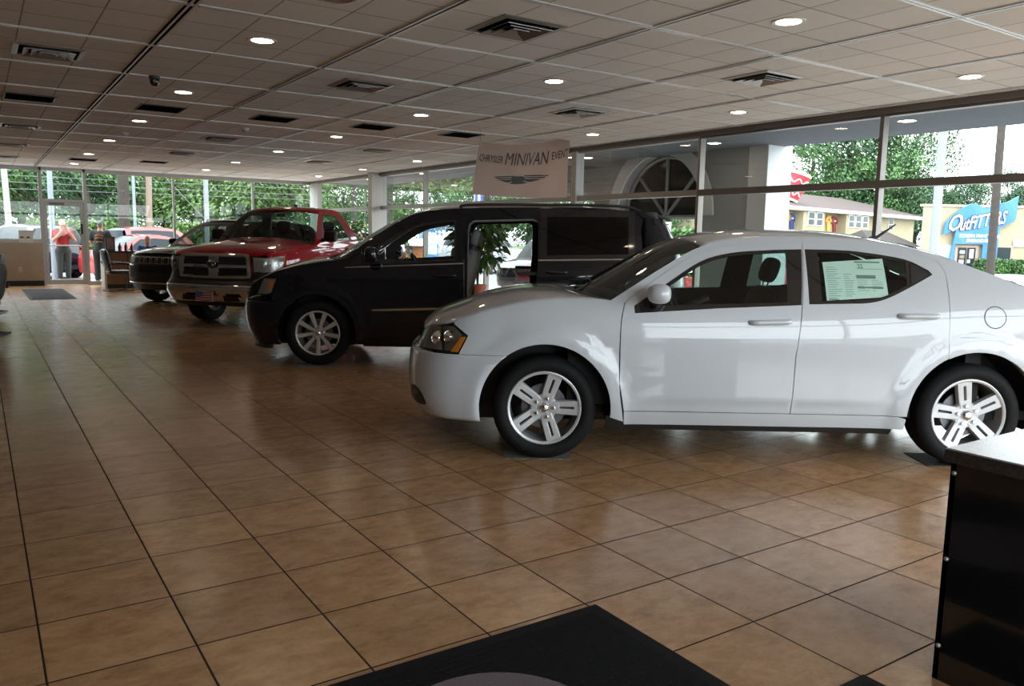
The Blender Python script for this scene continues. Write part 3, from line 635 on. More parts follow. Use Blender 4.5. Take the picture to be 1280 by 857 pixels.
# ------------------------------------------------------------------ black minivan with its sliding doors open
def minivan():
    root = thing('minivan', 'black minivan with its sliding side door open, parked between white sedan and red pickup', 'van', (3.931, 6.443, .005), 2.5656)
    P = mat('black car paint', (.004, .005, .009), .3, coat=1, spec=.08)
    B = Body(root, [(.25, .93), (0, .955), (-1.5, .975), (-3.1, .975), (-3.7, .95)],
             [(.80, .88), (.7, .915), (.6, .955), (.45, 1.02), (.15, 1.09), (-.1, 1.12), (-.376, 1.115), (-1.09, 1.14), (-1.6, 1.16), (-2.4, 1.2), (-3.5, 1.25), (-4.0, 1.27)],
             (.25, [(.2, .85), (.35, .93), (.5, .965), (.65, .965), (.8, .93), (.95, .85), (1.1, .6)], 2.8), (-3.55, [(.2, -4.05), (.6, -4.15), (1.2, -4.1), (1.5, -3.98), (1.7, -3.85), (1.8, -3.7)], 3.5),
             [(0, .36, .425), (-3.078, .36, .425)], flare=.022, fw=(.03, .14), k1=.22, k2=.28, lining=mat('grey van lining', (.06, .06, .06), .8))
    E = spl([(-.24, 1.165), (-.376, 1.252), (-.524, 1.365), (-.673, 1.47), (-.974, 1.648), (-1.23, 1.718), (-1.56, 1.745), (-2.4, 1.772), (-3.02, 1.778), (-3.52, 1.735), (-3.76, 1.68)], 5)
    def ep(a, b): return [p for p in E if b-1e-6 <= p[0] <= a+1e-6]
    D = spl([(-.486, 1.290), (-.65, 1.412), (-.98, 1.602), (-1.24, 1.668), (-1.605, 1.692)], 5)
    af = arc(0, .36, .43, 50, 188, 26)
    B.side('fender', P, [(-.495, .26), (-.507, .54), (-.490, 1.0), (-.484, 1.095), (-.30, 1.088), (-.484, 1.262), (-.484, 1.283)]+[(-.24, 1.150)]+spl([(-.1, 1.140), (.15, 1.098), (.45, 1.022), (.505, .985)], 4)+[(.448, .957), (.502, .79), (.50, .70), (.276, .69)]+af, gap=.002)
    B.side('quarter_glass', gloss_blk, [(-.31, 1.098), (-.482, 1.256), (-.482, 1.106)], off=-.006, gap=0)
    fh = [(-.50, 1.122), (-.505, 1.21)]+spl([(-.65, 1.322), (-.98, 1.53), (-1.235, 1.602), (-1.508, 1.637)], 5)+[(-1.518, 1.182), (-.76, 1.138)]
    fd = B.side('front_door', P, [(-.494, .30), (-.506, .54), (-.489, 1.0), (-.4845, 1.10)]+D+[(-1.600, 1.19), (-1.61, .80), (-1.608, .29)], [fh])
    fg = [(-.60, 1.14), (-.62, 1.235)]+spl([(-.69, 1.322), (-.99, 1.505), (-1.24, 1.575), (-1.485, 1.61)], 4)+[(-1.495, 1.20)]
    B.side('window_frame', trim_blk, fh, [fg], off=-.006, gap=-.004, parent=fd); B.side('window_glass', glass('clear side glass', (.93, .96, .95), .04), fg, off=-.016, th=0, gap=-.005, step=.12, parent=fd)
    B.side('belt_trim', chrome, [(-.31, 1.083), (-.31, 1.092), (-1.595, 1.160), (-1.595, 1.148)], off=.004, th=.006, parent=fd, gap=0)
    ml = B.side('side_molding', chrome, spl([(-.60, .632), (-.70, .642), (-1.55, .678)], 3)+spl([(-1.55, .655), (-.70, .622), (-.60, .632)], 3)[:-1], off=.006, th=.008, parent=fd, gap=0)
    op = [(-1.655, .36), (-1.652, 1.50), (-1.662, 1.575), (-1.705, 1.612)]+[(-2.35, 1.638), (-2.44, 1.60), (-2.44, .36)]
    rq = [(-2.56, 1.24), (-2.56, 1.66), (-3.42, 1.675), (-3.46, 1.27)]; rc = [(-3.56, 1.285), (-3.53, 1.665), (-3.70, 1.63), (-3.84, 1.46), (-3.88, 1.30)]
    ar = arc(-3.078, .36, .43, 188, -8, 30)
    q = B.side('body_side', P, E+[(-3.84, 1.5), (-3.90, 1.27), (-3.90, .9), (-3.90, .5), (-3.55, .29)]+ar+[(-1.612, .285), (-1.614, .80), (-1.604, 1.19)]+D[::-1]+[(-.484, 1.285)], [op, rq, rc], gap=.001)
    B.side('rear_glass', dark_t, rq, off=-.012, th=0, gap=-.01, step=.2, parent=q); B.side('rear_glass', dark_t, rc, off=-.008, th=0, gap=-.01, step=.2, parent=q)
    grey = mat('grey door jamb', (.14, .14, .14), .5)
    B.side('door_seal', grey, inset(op, -.012), [op], off=.004, th=.02, gap=0, parent=q)
    # sliding doors, both pushed back over the rear quarters
    sh_ = [(-2.482, 1.238), (-2.487, 1.692), (-3.415, 1.708), (-3.408, 1.265)]
    sd = B.side('sliding_door', P, [(-2.395, .33), (-2.385, .9), (-2.405, 1.21), (-2.405, 1.735), (-3.565, 1.745), (-3.565, 1.70), (-3.475, 1.24), (-3.50, .80), (-3.1, .82), (-2.80, .72), (-2.62, .50), (-2.58, .33)], [sh_], off=.062, th=.035)
    B.side('window_frame', gloss_blk, inset(sh_, -.055), [inset(sh_, .02)], off=.064, th=.02, parent=sd)
    B.side('window_glass', dark_t, sh_, off=.06, th=0, gap=-.01, step=.2, parent=sd)
    B.side('belt_trim', chrome, [(-2.41, 1.198), (-2.41, 1.211), (-3.47, 1.240), (-3.47, 1.227)], off=.068, th=.008, parent=sd, gap=0)
    for i, s in enumerate((1, -1)):
        MB().span((-2.19, s*(B.W(-2.3, 1.05)+.03), 1.035), (-2.40, s*(B.W(-2.3, 1.05)-.05), 1.075)).build('latch_arm', trim_blk, sd[i], bevel=.01)
        h = MB().tube(spl([(-2.50, s*1.02, 1.075), (-2.53, s*1.055, 1.078), (-2.61, s*1.06, 1.078), (-2.69, s*1.055, 1.08), (-2.72, s*1.02, 1.08)], 4), .014, 8).build('door_handle', P, sd[i], smooth=60)
    B.side('rocker', P, [(-.50, .25), (-.496, .295), (-1.608, .285), (-2.64, .29), (-2.66, .22), (-.50, .22)], off=-.01)
    he = spl([(-.24, 1.158), (-.1, 1.142), (.15, 1.10), (.45, 1.025), (.60, .962), (.70, .918), (.77, .885)], 4)
    B.top('hood', P, he, lambda u: (.24*(1-u)**2.5+.06*u**3, .028+.028*math.sin(PI*u)), nv=22, dy=.003)
    B.top('cowl', trim_blk, [(-.20, 1.165), (-.38, 1.18)], lambda u: (.18, .02), nu=3, th=.01, dy=.04)
    B.top('windshield', MATS['windshield glass'], ep(-.24, -.974), lambda u: (.20*(1-u)+.08*u, .03*u+.012), th=0, dy=.014, nv=18, off=.004)
    MB().tube([(-.06, .50, 1.185), (-.20, .30, 1.24), (-.22, -.1, 1.26)], .009, 6).build('wiper', trim_blk, root); MB().tube([(-.06, -.10, 1.205), (-.20, -.3, 1.25), (-.25, -.62, 1.23)], .009, 6).build('wiper', trim_blk, root)
    B.top('roof', P, ep(-.974, -3.76), lambda u: (.08*(1-u)**4-.10*u**6, .03+.028*math.sin(PI*min(1, u*1.15))), nv=18)
    for s in (1, -1): MB().tube(spl([(-1.56, s*.70, 1.75), (-1.62, s*.70, 1.79), (-2.4, s*.69, 1.81), (-3.3, s*.69, 1.81), (-3.55, s*.70, 1.755)], 4), .016, 8).build('roof_rail', trim_blk, root, smooth=50)
    MB().grid(lambda u, v: Vector((-3.66-.24*u, -.70+1.4*v, 1.725-.045*u+.03*(1-(2*v-1)**2))), 4, 12).build('spoiler', P, root, smooth=60, solid=.025)
    def nose(u, v):
        z = .225+(.70-.225)*v; dz = (z-.36)/.43; xa = .43*math.sqrt(max(0, 1-dz*dz)); c = max(0, (xa-B.x0f)/(B.xnf(z)-B.x0f)); thm = math.acos(min(1, c**(B.nf/2))) if c > 0 else PI/2
        t = -1+2*u
        if abs(t) > .93:
            k = (abs(t)-.93)/.07; p = B.nose(thm, z); x = p.x+(xa-p.x)*k; return (x, math.copysign(B.W(x, z), t), z)
        p = B.nose(thm*t/.93, z); return (p.x, p.y if abs(t) < .45 else math.copysign(B.W(p.x, z), t), z)
    MB().grid(nose, 56, 18).build('front_bumper', P, root, smooth=60, solid=.012)
    MB().tube([(p.x-.02, p.y*.98, .20) for p in [B.nose(-1.2+2.4*k/16, .23) for k in range(17)]], .03, 6).build('air_dam', trim_blk, root)
    hl = [(.70, .765), (.665, .85), (.622, .955), (.448, .957), (.502, .79), (.56, .77)]
    lm = B.side('headlight', lens, hl, off=.002, th=0, step=.035)
    B.side('lamp_body', trim_blk, hl, off=-.05, th=.01, gap=-.004, step=.04, parent=lm); B.side('reflector', lampin, inset(hl, .012), off=-.03, th=.008, gap=0, step=.04, parent=lm)
    for a in B.side('reflector', amber, [(.540, .922), (.465, .928), (.506, .822), (.540, .822)], off=-.008, th=.006, step=.03, parent=lm): tag(a, 'orange side reflector')
    g = B.front('grille', gloss_blk, [(-.66, .71), (.66, .71), (.60, .90), (-.60, .90)], off=-.02, gap=0)
    for z in (.755, .80, .845): B.front('grille_bar', chrome, [(-.60, z), (.60, z), (.60, z+.014), (-.60, z+.014)], off=-.004, gap=0, parent=g)
    MB().grid(lambda u, v: B.nose(-PI/2+PI*u, .3+1.45*v, True), 26, 18).build('tailgate', P, root, smooth=60, solid=.012)
    mirror_pair(root, B, -.62, 1.185, P, (.075, .115, .085), trim_blk, fd, .13)
    handle_pair(B, -1.277, -1.52, 1.012, 1.022, P, fd, .03)
    MB().span((.62, -.6, .20), (-3.9, .6, .30)).span((-.5, -.8, .22), (-2.6, .8, .3)).build('underbody', trim_blk, root)
    ib = MB().span((-.5, -.86, .30), (-3.6, .86, .37)).span((-.3, -.82, .36), (-.6, .82, 1.0)).span((.7, -.6, .3), (.6, .6, .75)); ib.build('cabin_floor', carpet, root)
    b = MB().grid(lambda u, v: (-.30-.52*u, -.80+1.6*v, 1.10+.05*math.sin(PI*u)-.02*u), 8, 10).span((-.6, -.8, .72), (-.84, .8, 1.08)); b.ball((-.84, .40, 1.1), (.13, .22, .07)).build('dashboard', inner_d, root, smooth=50)
    steering(root, -1.06, .40, 1.06, trim_blk)
    sg = mat('grey seat fabric', (.17, .17, .165), .75)
    for y in (.42, -.42): seat(root, -1.29, y, .66, sg, .52, .64, .22)
    for y in (.45, -.45): seat(root, -3.05, y, .66, inner_d, .5, .62, .22)
    wheels(root, B, (0, -3.078), .915, .36, .245, .225, 'ten', (-PI/2, .1), well=.43)
minivan()
# ------------------------------------------------------------------ red regular-cab pickup
def pickup():
    root = thing('pickup_truck', 'red pickup truck with a chrome crossbar grille, second from the far end of the row', 'pickup', (4.0595, 10.515, 0), 3.8548)
    P = mat('red car paint', (.33, .006, .010), .35, coat=1, spec=.05)
    B = Body(root, [(.45, .955), (0, .995), (-1, .985), (-2, .985), (-4.3, .985)],
             [(1.05, 1.06), (.9, 1.10), (.7, 1.145), (.45, 1.185), (0, 1.225), (-.5, 1.255), (-1.2, 1.27), (-2.1, 1.27), (-4.3, 1.27)],
             (.45, [(.3, .93), (.42, .97), (.55, 1.0), (.66, 1.0), (.72, .95), (.80, .95), (.95, .955), (1.08, .945), (1.14, .91), (1.2, .80)], 3.4), (-4.15, [(.3, -4.2), (1.3, -4.2)], 5),
             [(0, .40, .47), (-3.05, .40, .47)], flare=.03, fw=(.03, .14), k1=.24, k2=.36, a0=.045, r0=.22, zl=.6, tuck=.03)
    E = spl([(-.42, 1.27), (-.55, 1.40), (-.82, 1.66), (-1.00, 1.80), (-1.14, 1.865), (-1.45, 1.885), (-1.68, 1.875), (-1.80, 1.82), (-1.97, 1.52), (-2.10, 1.27)], 5)
    def ep(a, b): return [p for p in E if b-1e-6 <= p[0] <= a+1e-6]
    D = spl([(-.60, 1.40), (-.86, 1.64), (-1.04, 1.78), (-1.2, 1.825), (-1.55, 1.835)], 5)+[(-1.66, 1.80)]
    hd = [(.86, .86), (.83, 1.0), (.79, 1.075), (.60, 1.10), (.44, 1.085), (.52, .96), (.60, .86)]
    af = arc(0, .40, .475, 30, 195, 28)
    B.side('fender', P, [(-.50, .42), (-.50, 1.25), (-.42, 1.265)]+spl([(-.2, 1.245), (.2, 1.21), (.6, 1.165), (.80, 1.125)], 4)+[(.79, 1.08), (.60, 1.105), (.435, 1.09), (.515, .96), (.595, .855), (.595, .70), (.42, .64)]+af)
    wh = [(-.74, 1.335), (-.76, 1.37)]+spl([(-.90, 1.60), (-1.06, 1.755), (-1.17, 1.79), (-1.50, 1.80)], 4)+spl([(-1.60, 1.74), (-1.80, 1.40), (-1.83, 1.345)], 3)
    fd = B.side('door', P, [(-.505, .42), (-.505, 1.255)]+D+spl([(-1.80, 1.58), (-1.93, 1.30), (-1.95, .9), (-1.95, .42)], 3), [wh])
    wg = [(-.86, 1.352)]+spl([(-.95, 1.58), (-1.09, 1.735), (-1.19, 1.765), (-1.48, 1.775)], 4)+spl([(-1.56, 1.72), (-1.75, 1.41), (-1.775, 1.36)], 3)
    B.side('window_frame', trim_blk, wh, [wg], off=-.006, gap=-.004, parent=fd); B.side('window_glass', tint, wg, off=-.014, th=0, gap=-.006, step=.12, parent=fd)
    B.side('cab_side', P, E+[(-2.12, .9), (-2.12, .42), (-1.955, .42), (-1.955, .9), (-1.935, 1.30), (-1.805, 1.58)]+D[::-1]+[(-.505, 1.26)], gap=.001)
    handle_pair(B, -1.50, -1.75, 1.195, 1.20, trim_blk, fd, .04)
    B.side('rocker', trim_blk, [(-.48, .415), (-2.6, .415), (-2.6, .34), (-.48, .34)], off=-.03)
    bedp = [(-2.16, .42), (-2.16, 1.27), (-4.15, 1.27), (-4.15, .5), (-3.6, .45)]+arc(-3.05, .40, .475, 175, 5, 26)
    bd = B.side('bed_side', P, bedp)
    MB().span((-2.16, -.9, .70), (-4.15, .9, .74)).span((-2.16, -.9, .7), (-2.20, .9, 1.25)).build('bed_floor', trim_blk, root)
    MB().span((-4.13, -.88, .6), (-4.19, .88, 1.26)).build('tailgate', P, root, bevel=.02)
    he = spl([(-.42, 1.265), (-.2, 1.25), (.2, 1.215), (.6, 1.17), (.80, 1.13), (.88, 1.10)], 5)
    B.top('hood', P, he, lambda u: (.20*(1-u)**2+.055*u**3, .115*(1-u)**.8+.045*u), nv=24, dy=.003, pw=2.8)
    B.top('cowl', trim_blk, [(-.38, 1.272), (-.56, 1.30)], lambda u: (.17, .085), nu=3, th=.01, dy=.04)
    B.top('windshield', MATS['windshield glass'], ep(-.42, -1.0), lambda u: (.17*(1-u)+.08*u, .05), th=0, dy=.014, nv=18, off=.004)
    B.top('roof', P, ep(-1.0, -1.80), lambda u: (.08*(1-u)**3, .045), nv=18)
    MB().ball((-1.30, .10, 1.945), (.05, .02, .022)).build('antenna', trim_blk, root, smooth=60)
    b = MB().grid(lambda u, v: (-1.80-.30*u, (-.72+1.44*v)*(1+.22*u), 1.82-.55*u), 3, 8); b.build('rear_window', glass('cab rear glass', (.55, .66, .60), .05), root)
    MB().span((-2.06, -.86, .45), (-2.12, .86, 1.30)).build('cab_back', inner_d, root)
    # nose: chrome grille with four openings, hood edge, black upper bumper, chrome bumper
    def hole(y0, y1, z0, z1): return [(y0, z0), (y1, z0), (y1, z1), (y0, z1)]
    H4 = [[(-.575, .805), (-.075, .79), (-.075, .915), (-.575, .925)], [(-.575, .965), (-.07, .965), (-.07, 1.095), (-.555, 1.09)]]
    H4 += [[(-y, z) for y, z in h][::-1] for h in H4]
    go = spl([(-.62, .80), (-.55, .765), (0, .755), (.55, .765), (.62, .80), (.615, .95), (.595, 1.10), (.53, 1.135), (0, 1.145), (-.53, 1.135), (-.595, 1.10), (-.615, .95)], 4, closed=True)
    g = B.front('grille', chrome, go, H4, off=.02, th=.05, gap=0, step=.04)
    B.front('grille_mesh', mat('black grille mesh', (.010, .010, .010), .5, bump=(160, 1)), inset(go, .03), off=-.03, gap=0, parent=g)
    em = MB(); ex = B.X(0, .96)+.03
    em.ball((ex, 0, .955), (.022, .034, .055), 12, 10)
    for s in (1, -1): em.tube(spl([(ex+.012, s*.012, 1.0), (ex+.016, s*.055, 1.005), (ex+.014, s*.072, .965), (ex+.012, s*.055, .925), (ex+.012, s*.038, .945)], 4), [.017]*5+[.015]*4+[.012]*4+[.008]*4, 8)
    em.build('emblem', mat('dark chrome', (.25, .25, .26), .15, 1), g, smooth=60)
    B.front('nose_panel', P, [(-.74, 1.13), (-.60, 1.105), (-.53, 1.14), (0, 1.150), (.53, 1.14), (.60, 1.105), (.74, 1.13), (.60, 1.16), (0, 1.175), (-.60, 1.16)], off=0, gap=0)
    for s in (1, -1):
        B.front('nose_panel', P, [(s*.62, .85), (s*.66, .845), (s*.60, 1.11), (s*.59, 1.11)], off=-.01, gap=0)
    # headlights wrap from the grille to the fender
    hy = [(.635, .845), (.80, .86), (.86, .93), (.875, 1.04), (.80, 1.085), (.615, 1.10)]
    for s in (1, -1):
        q = [(s*y, z) for y, z in hy]
        lm = B.front('headlight', lens, q, off=.002, th=0, gap=0, step=.03)
        B.front('lamp_body', trim_blk, q, off=-.07, gap=-.004, parent=lm); B.front('reflector', lampin, inset(q, .015), off=-.045, gap=0, parent=lm)
        MB().lathe([(.0, -.06), (.03, -.055), (.055, -.02), (.058, 0)], 20, Matrix.Translation((B.X(s*.74, .97)-.008, s*.74, .97)) @ Matrix.Rotation(PI/2, 4, 'Y'), cap=False).build('bulb_housing', chrome, lm, smooth=60)
        lm2 = B.side('headlight', lens, hd, off=.001, th=0, gap=0, step=.03, sides=(s,))[0]
        B.side('lamp_body', lampin, hd, off=-.03, gap=-.003, step=.04, sides=(s,), parent=lm2)
        tag(B.side('reflector', amber, [(.52, 1.075), (.455, 1.078), (.525, .97), (.56, .97)], off=-.004, th=.004, sides=(s,), parent=lm2, step=.03)[0], 'orange side reflector')
    def wrapband(z0, z1, dx0, dx1, thm=1.32, nv=8, bul=0):
        def fn(u, v):
            z = z0+(z1-z0)*v; p = B.nose(-thm+2*thm*u, max(z, .42)); o = dx0+(dx1-dx0)*v+bul*math.sin(PI*v); d = Vector((math.cos(-thm+2*thm*u)*.8+.2, math.sin(-thm+2*thm*u)*.6, 0)); return p+d*o+Vector((0, 0, z-p.z))
        return MB().grid(fn, 44, nv)
    wrapband(.655, .86, .03, -.015, 1.50).build('bumper_cover', trim_blk, root, smooth=60, solid=.01)
    bp = wrapband(.40, .665, .0, .05, 1.52, 10, .025).build('front_bumper', chrome, root, smooth=60, solid=.012)
    for s in (1, -1):
        f = [(s*y, z) for y, z in ((.25, .42), (.50, .425), (.475, .505), (.24, .505))]
        B.front('fog_recess', trim_blk, f, off=.088, gap=0, parent=bp)
    wrapband(.33, .41, -.09, -.02, 1.3, 4).build('air_dam', trim_blk, root, smooth=60, solid=.01)
    # flag plate on the bumper
    px = 1.088; pl = MB().span((px-.012, -.235, .41), (px, .075, .565)).build('front_plate', mat('plate white', (.62, .60, .60), .4), root, bevel=.003); tag(pl, 'flag-pattern front plate')
    red = mat('flag red', (.45, .02, .03), .4); blue = mat('flag blue', (.03, .05, .22), .4); st = MB()
    for k in range(4):
        def wv(y, k=k): return .43+.038*k+.008*math.sin(y*22)
        for j in range(8):
            y0 = -.225+.29*j/8; y1 = -.225+.29*(j+1)/8; st.add([(px+.002, y0, wv(y0)-.009), (px+.002, y1, wv(y1)-.009), (px+.002, y1, wv(y1)+.009), (px+.002, y0, wv(y0)+.009)], [(0, 1, 2, 3)])
    st.build('flag_stripe', red, pl, weld=False)
    MB().span((px, -.228, .485), (px+.004, -.10, .558)).build('flag_field', blue, pl)
    sr = MB()
    for i in range(5):
        for j in range(3): sr.ball((px+.005, -.215+.025*i, .497+.024*j), (.002, .006, .006), 5, 4)
    sr.build('flag_star', MATS['plate white'], pl)
    mirror_pair(root, B, -.72, 1.37, trim_blk, (.05, .12, .095), trim_blk, fd, .17, .45)
    MB().span((.6, -.6, .32), (-4.0, .6, .45)).span((-.5, -.8, .34), (-2.1, .8, .46)).build('underbody', trim_blk, root)
    MB().span((-.45, -.9, .46), (-2.1, .9, .52)).span((.75, -.75, .45), (.62, .75, 1.05)).span((-.2, -.8, .5), (-.5, .8, 1.18)).build('cabin_floor', carpet, root)
    MB().grid(lambda u, v: (-.46-.42*u, -.86+1.72*v, 1.27+.05*math.sin(PI*u)), 8, 10).span((-.6, -.82, .9), (-.9, .82, 1.26)).ball((-.9, .42, 1.26), (.14, .24, .08)).build('dashboard', inner_d, root, smooth=50)
    steering(root, -1.12, .42, 1.24, trim_blk)
    for y in (.45, -.45): seat(root, -1.42, y, .82, inner_d, .56, .62, .15)
    MB().span((-.93, -.06, 1.74), (-.97, .1, 1.80)).build('rear_view_mirror', trim_blk, root, bevel=.01)
    wheels(root, B, (0, -3.05), .93, .40, .235, .26, 'five', (0, 0), well=.48)
pickup()
# ------------------------------------------------------------------ black sport utility vehicle at the far end of the row
def suv():
    root = thing('sport_utility_vehicle', 'black sport utility vehicle with a seven-slot chrome grille, behind the red pickup', 'car', JEEP[:2]+(0,), JEEP[2])
    P = MATS['black car paint']
    B = Body(root, [(.3, .93), (0, .96), (-1.5, .965), (-3.0, .96), (-3.6, .93)],
             [(.9, .97), (.7, 1.01), (.4, 1.05), (0, 1.09), (-.4, 1.115), (-1.5, 1.14), (-2.9, 1.19), (-3.7, 1.22)],
             (.3, [(.25, .78), (.4, .87), (.55, .90), (.7, .89), (.85, .87), (.98, .83), (1.08, .65)], 2.7), (-3.2, [(.3, -3.75), (.8, -3.9), (1.3, -3.8), (1.7, -3.55)], 3),
             [(0, .38, .44), (-2.915, .38, .44)], flare=.03, fw=(.03, .12), k1=.28, k2=.3, a0=.045, r0=.22)
    E = spl([(-.42, 1.13), (-.62, 1.26), (-.95, 1.50), (-1.25, 1.655), (-1.6, 1.695), (-2.4, 1.70), (-3.1, 1.67), (-3.4, 1.60)], 5)
    def ep(a, b): return [p for p in E if b-1e-6 <= p[0] <= a+1e-6]
    D = spl([(-.58, 1.17), (-.66, 1.24), (-.97, 1.46), (-1.25, 1.605), (-1.6, 1.645), (-1.75, 1.648)], 5)
    hl = [(.78, .83), (.76, .90), (.70, .965), (.52, 1.0), (.38, 1.0), (.45, .90), (.58, .83)]
    B.side('fender', P, [(-.55, .40), (-.55, 1.11), (-.42, 1.125)]+spl([(0, 1.095), (.4, 1.055), (.60, 1.025)], 4)+[(.52, 1.005), (.375, 1.005), (.445, .90), (.575, .825), (.575, .62), (.37, .62)]+arc(0, .38, .445, 33, 190, 24))
    wh = [(-.66, 1.165)]+spl([(-.74, 1.26), (-1.0, 1.43), (-1.26, 1.56), (-1.58, 1.60)], 4)+[(-1.69, 1.60), (-1.66, 1.175)]
    fd = B.side('front_door', P, [(-.555, .40), (-.555, 1.12)]+D+[(-1.74, 1.15), (-1.74, .40)], [wh])
    B.side('window_glass', tint, wh, off=-.012, th=0, gap=-.005, step=.15, parent=fd)
    wr = [(-1.80, 1.18), (-1.82, 1.60), (-2.4, 1.605), (-2.62, 1.56), (-2.66, 1.21)]; wq = [(-2.80, 1.22), (-2.76, 1.58), (-3.2, 1.56), (-3.35, 1.30)]
    rd = B.side('body_side', P, E+[(-3.45, 1.3), (-3.45, .8), (-3.4, .45), (-3.3, .42)]+arc(-2.915, .38, .445, 175, 5, 24)+[(-1.745, .40), (-1.745, 1.15), (-1.755, 1.65)]+D[::-1]+[(-.555, 1.13)], [wr, wq], gap=.001)
    B.side('rear_glass', dark_t, wr, off=-.012, th=0, gap=-.01, step=.2, parent=rd); B.side('rear_glass', dark_t, wq, off=-.012, th=0, gap=-.01, step=.2, parent=rd)
    B.side('rocker', trim_blk, [(-.45, .40), (-2.48, .40), (-2.48, .30), (-.45, .30)], off=-.02)
    he = spl([(-.42, 1.128), (0, 1.098), (.4, 1.058), (.62, 1.022), (.74, .99)], 5)
    B.top('hood', P, he, lambda u: (.22*(1-u)**2+.09*u**3, .035+.03*math.sin(PI*u)), nv=20, dy=.003)
    B.top('cowl', trim_blk, [(-.38, 1.13), (-.56, 1.16)], lambda u: (.18, .03), nu=3, th=.01, dy=.04)
    B.top('windshield', MATS['windshield glass'], ep(-.42, -1.25), lambda u: (.18*(1-u)+.07*u, .03), th=0, dy=.014, nv=16, off=.004)
    B.top('roof', P, ep(-1.25, -3.4), lambda u: (.07*(1-u)**3, .05), nv=16)
    for s in (1, -1): MB().tube(spl([(-1.4, s*.70, 1.69), (-1.5, s*.70, 1.735), (-2.3, s*.70, 1.75), (-3.0, s*.70, 1.735), (-3.1, s*.70, 1.69)], 4), .014, 8).build('roof_rail', silver, root, smooth=50)
    def band(z0, z1, o, thm=1.5, nv=8): return MB().grid(lambda u, v: B.nose(-thm+2*thm*u, z0+(z1-z0)*v, False, o), 40, nv)
    band(.42, .80, 0, 1.56, 12).build('front_bumper', P, root, smooth=60, solid=.012)
    band(.30, .44, -.05, 1.5, 5).build('air_dam', trim_blk, root, smooth=60, solid=.012)
    tag(band(.425, .445, .012, 1.35, 2).build('bumper_trim', chrome, root, smooth=60, solid=.01), 'thin chrome lip')
    B.front('air_intake', trim_blk, [(-.55, .52), (.55, .52), (.5, .64), (-.5, .64)], off=.004, gap=0)
    B.front('nose_panel', P, [(-.74, .795), (.74, .795), (.62, 1.0), (-.62, 1.0)], off=-.012, gap=0)
    for k in range(7):
        y = (k-3)*.152; B.front('grille_slot', chrome, [(y-.062, .815), (y+.062, .815), (y+.062, .955), (y-.062, .955)], [[(y-.047, .83), (y+.047, .83), (y+.047, .94), (y-.047, .94)]], off=.008, gap=0, step=.04)
        B.front('grille_mesh', trim_blk, [(y-.05, .828), (y+.05, .828), (y+.05, .942), (y-.05, .942)], off=0, gap=0, step=.05)
    for s in (1, -1):
        q = [(s*y, z) for y, z in ((.57, .83), (.74, .835), (.82, .90), (.80, .965), (.56, .965))]
        lm = B.front('headlight', lens, q, off=.004, th=0, gap=0, step=.03); B.front('reflector', lampin, q, off=-.008, gap=-.002, step=.04, parent=lm)
        l2 = B.side('headlight', lens, hl, off=.002, th=0, gap=0, step=.03, sides=(s,))[0]; B.side('reflector', lampin, hl, off=-.01, gap=-.002, step=.04, sides=(s,), parent=l2)
    MB().grid(lambda u, v: B.nose(-PI/2+PI*u, .4+1.2*v, True), 20, 12).build('tailgate', P, root, smooth=60, solid=.012)
    mirror_pair(root, B, -.72, 1.19, P, (.07, .11, .075), trim_blk, fd, .12)
    MB().span((.5, -.6, .30), (-3.4, .6, .40)).span((-.5, -.8, .3), (-2.5, .8, .40)).build('underbody', trim_blk, root)
    MB().span((-.45, -.88, .40), (-3.3, .88, .46)).span((.6, -.6, .4), (.5, .6, .9)).span((-.2, -.75, .45), (-.5, .75, 1.06)).build('cabin_floor', carpet, root)
    MB().grid(lambda u, v: (-.46-.42*u, -.82+1.64*v, 1.14+.05*math.sin(PI*u)), 6, 8).span((-.6, -.8, .8), (-.88, .8, 1.13)).build('dashboard', inner_d, root, smooth=50)
    steering(root, -1.1, .4, 1.12, trim_blk)
    for y in (.42, -.42): seat(root, -1.45, y, .72, inner_d, .54, .6, .2)
    wheels(root, B, (0, -2.915), .905, .38, .24, .24, 'five', (0, 0), well=.45)
JEEP = (3.95, 14.75, 3.75)
suv()
# ------------------------------------------------------------------ ceiling fittings
ORD = ['nearest', 'second', 'third', 'fourth', 'fifth', 'sixth', 'seventh']
lampw = mat('warm lamp diffuser', (.9, .8, .7), .5, emit=(1, .80, .60), es=30)
def downlight():
    o = thing('ceiling_downlight', 'x', 'ceiling light'); A = Matrix.Rotation(PI, 4, 'X')
    MB().lathe([(.088, .0), (.092, .006), (.118, .008), (.122, .0)], 28, A, cap=False).build('trim_ring', mat('white enamel', (.7, .68, .66), .35), o, smooth=40)
    MB().lathe([(0, .004), (.09, .004)], 28, A, cap=False).build('diffuser', lampw, o); return o
dl = downlight(); first = True
rows = {'left-hand': [(2.45, y) for y in (4.21, 7.3, 10.3, 13.45, 16.6, 19.65)], 'middle': [(5.40, y) for y in (1.19, 4.07, 7.05, 10.08, 13.15, 16.25, 19.1)], 'window-side': [(8.35, y) for y in (1.38, 4.2, 7.05, 10.0, 12.98, 15.9, 18.95)]}
for rn, ps in rows.items():
    for i, (x, y) in enumerate(ps):
        o = dl if first else copy_tree(dl); first = False
        o.location = (x, y, H-.001); tag(o, 'recessed round ceiling light, %s to the camera in the %s row' % (ORD[i] if i else 'nearest', rn), None, 'recessed ceiling lights')
steel = mat('pressed steel grille', (.40, .39, .38), .38, .6)
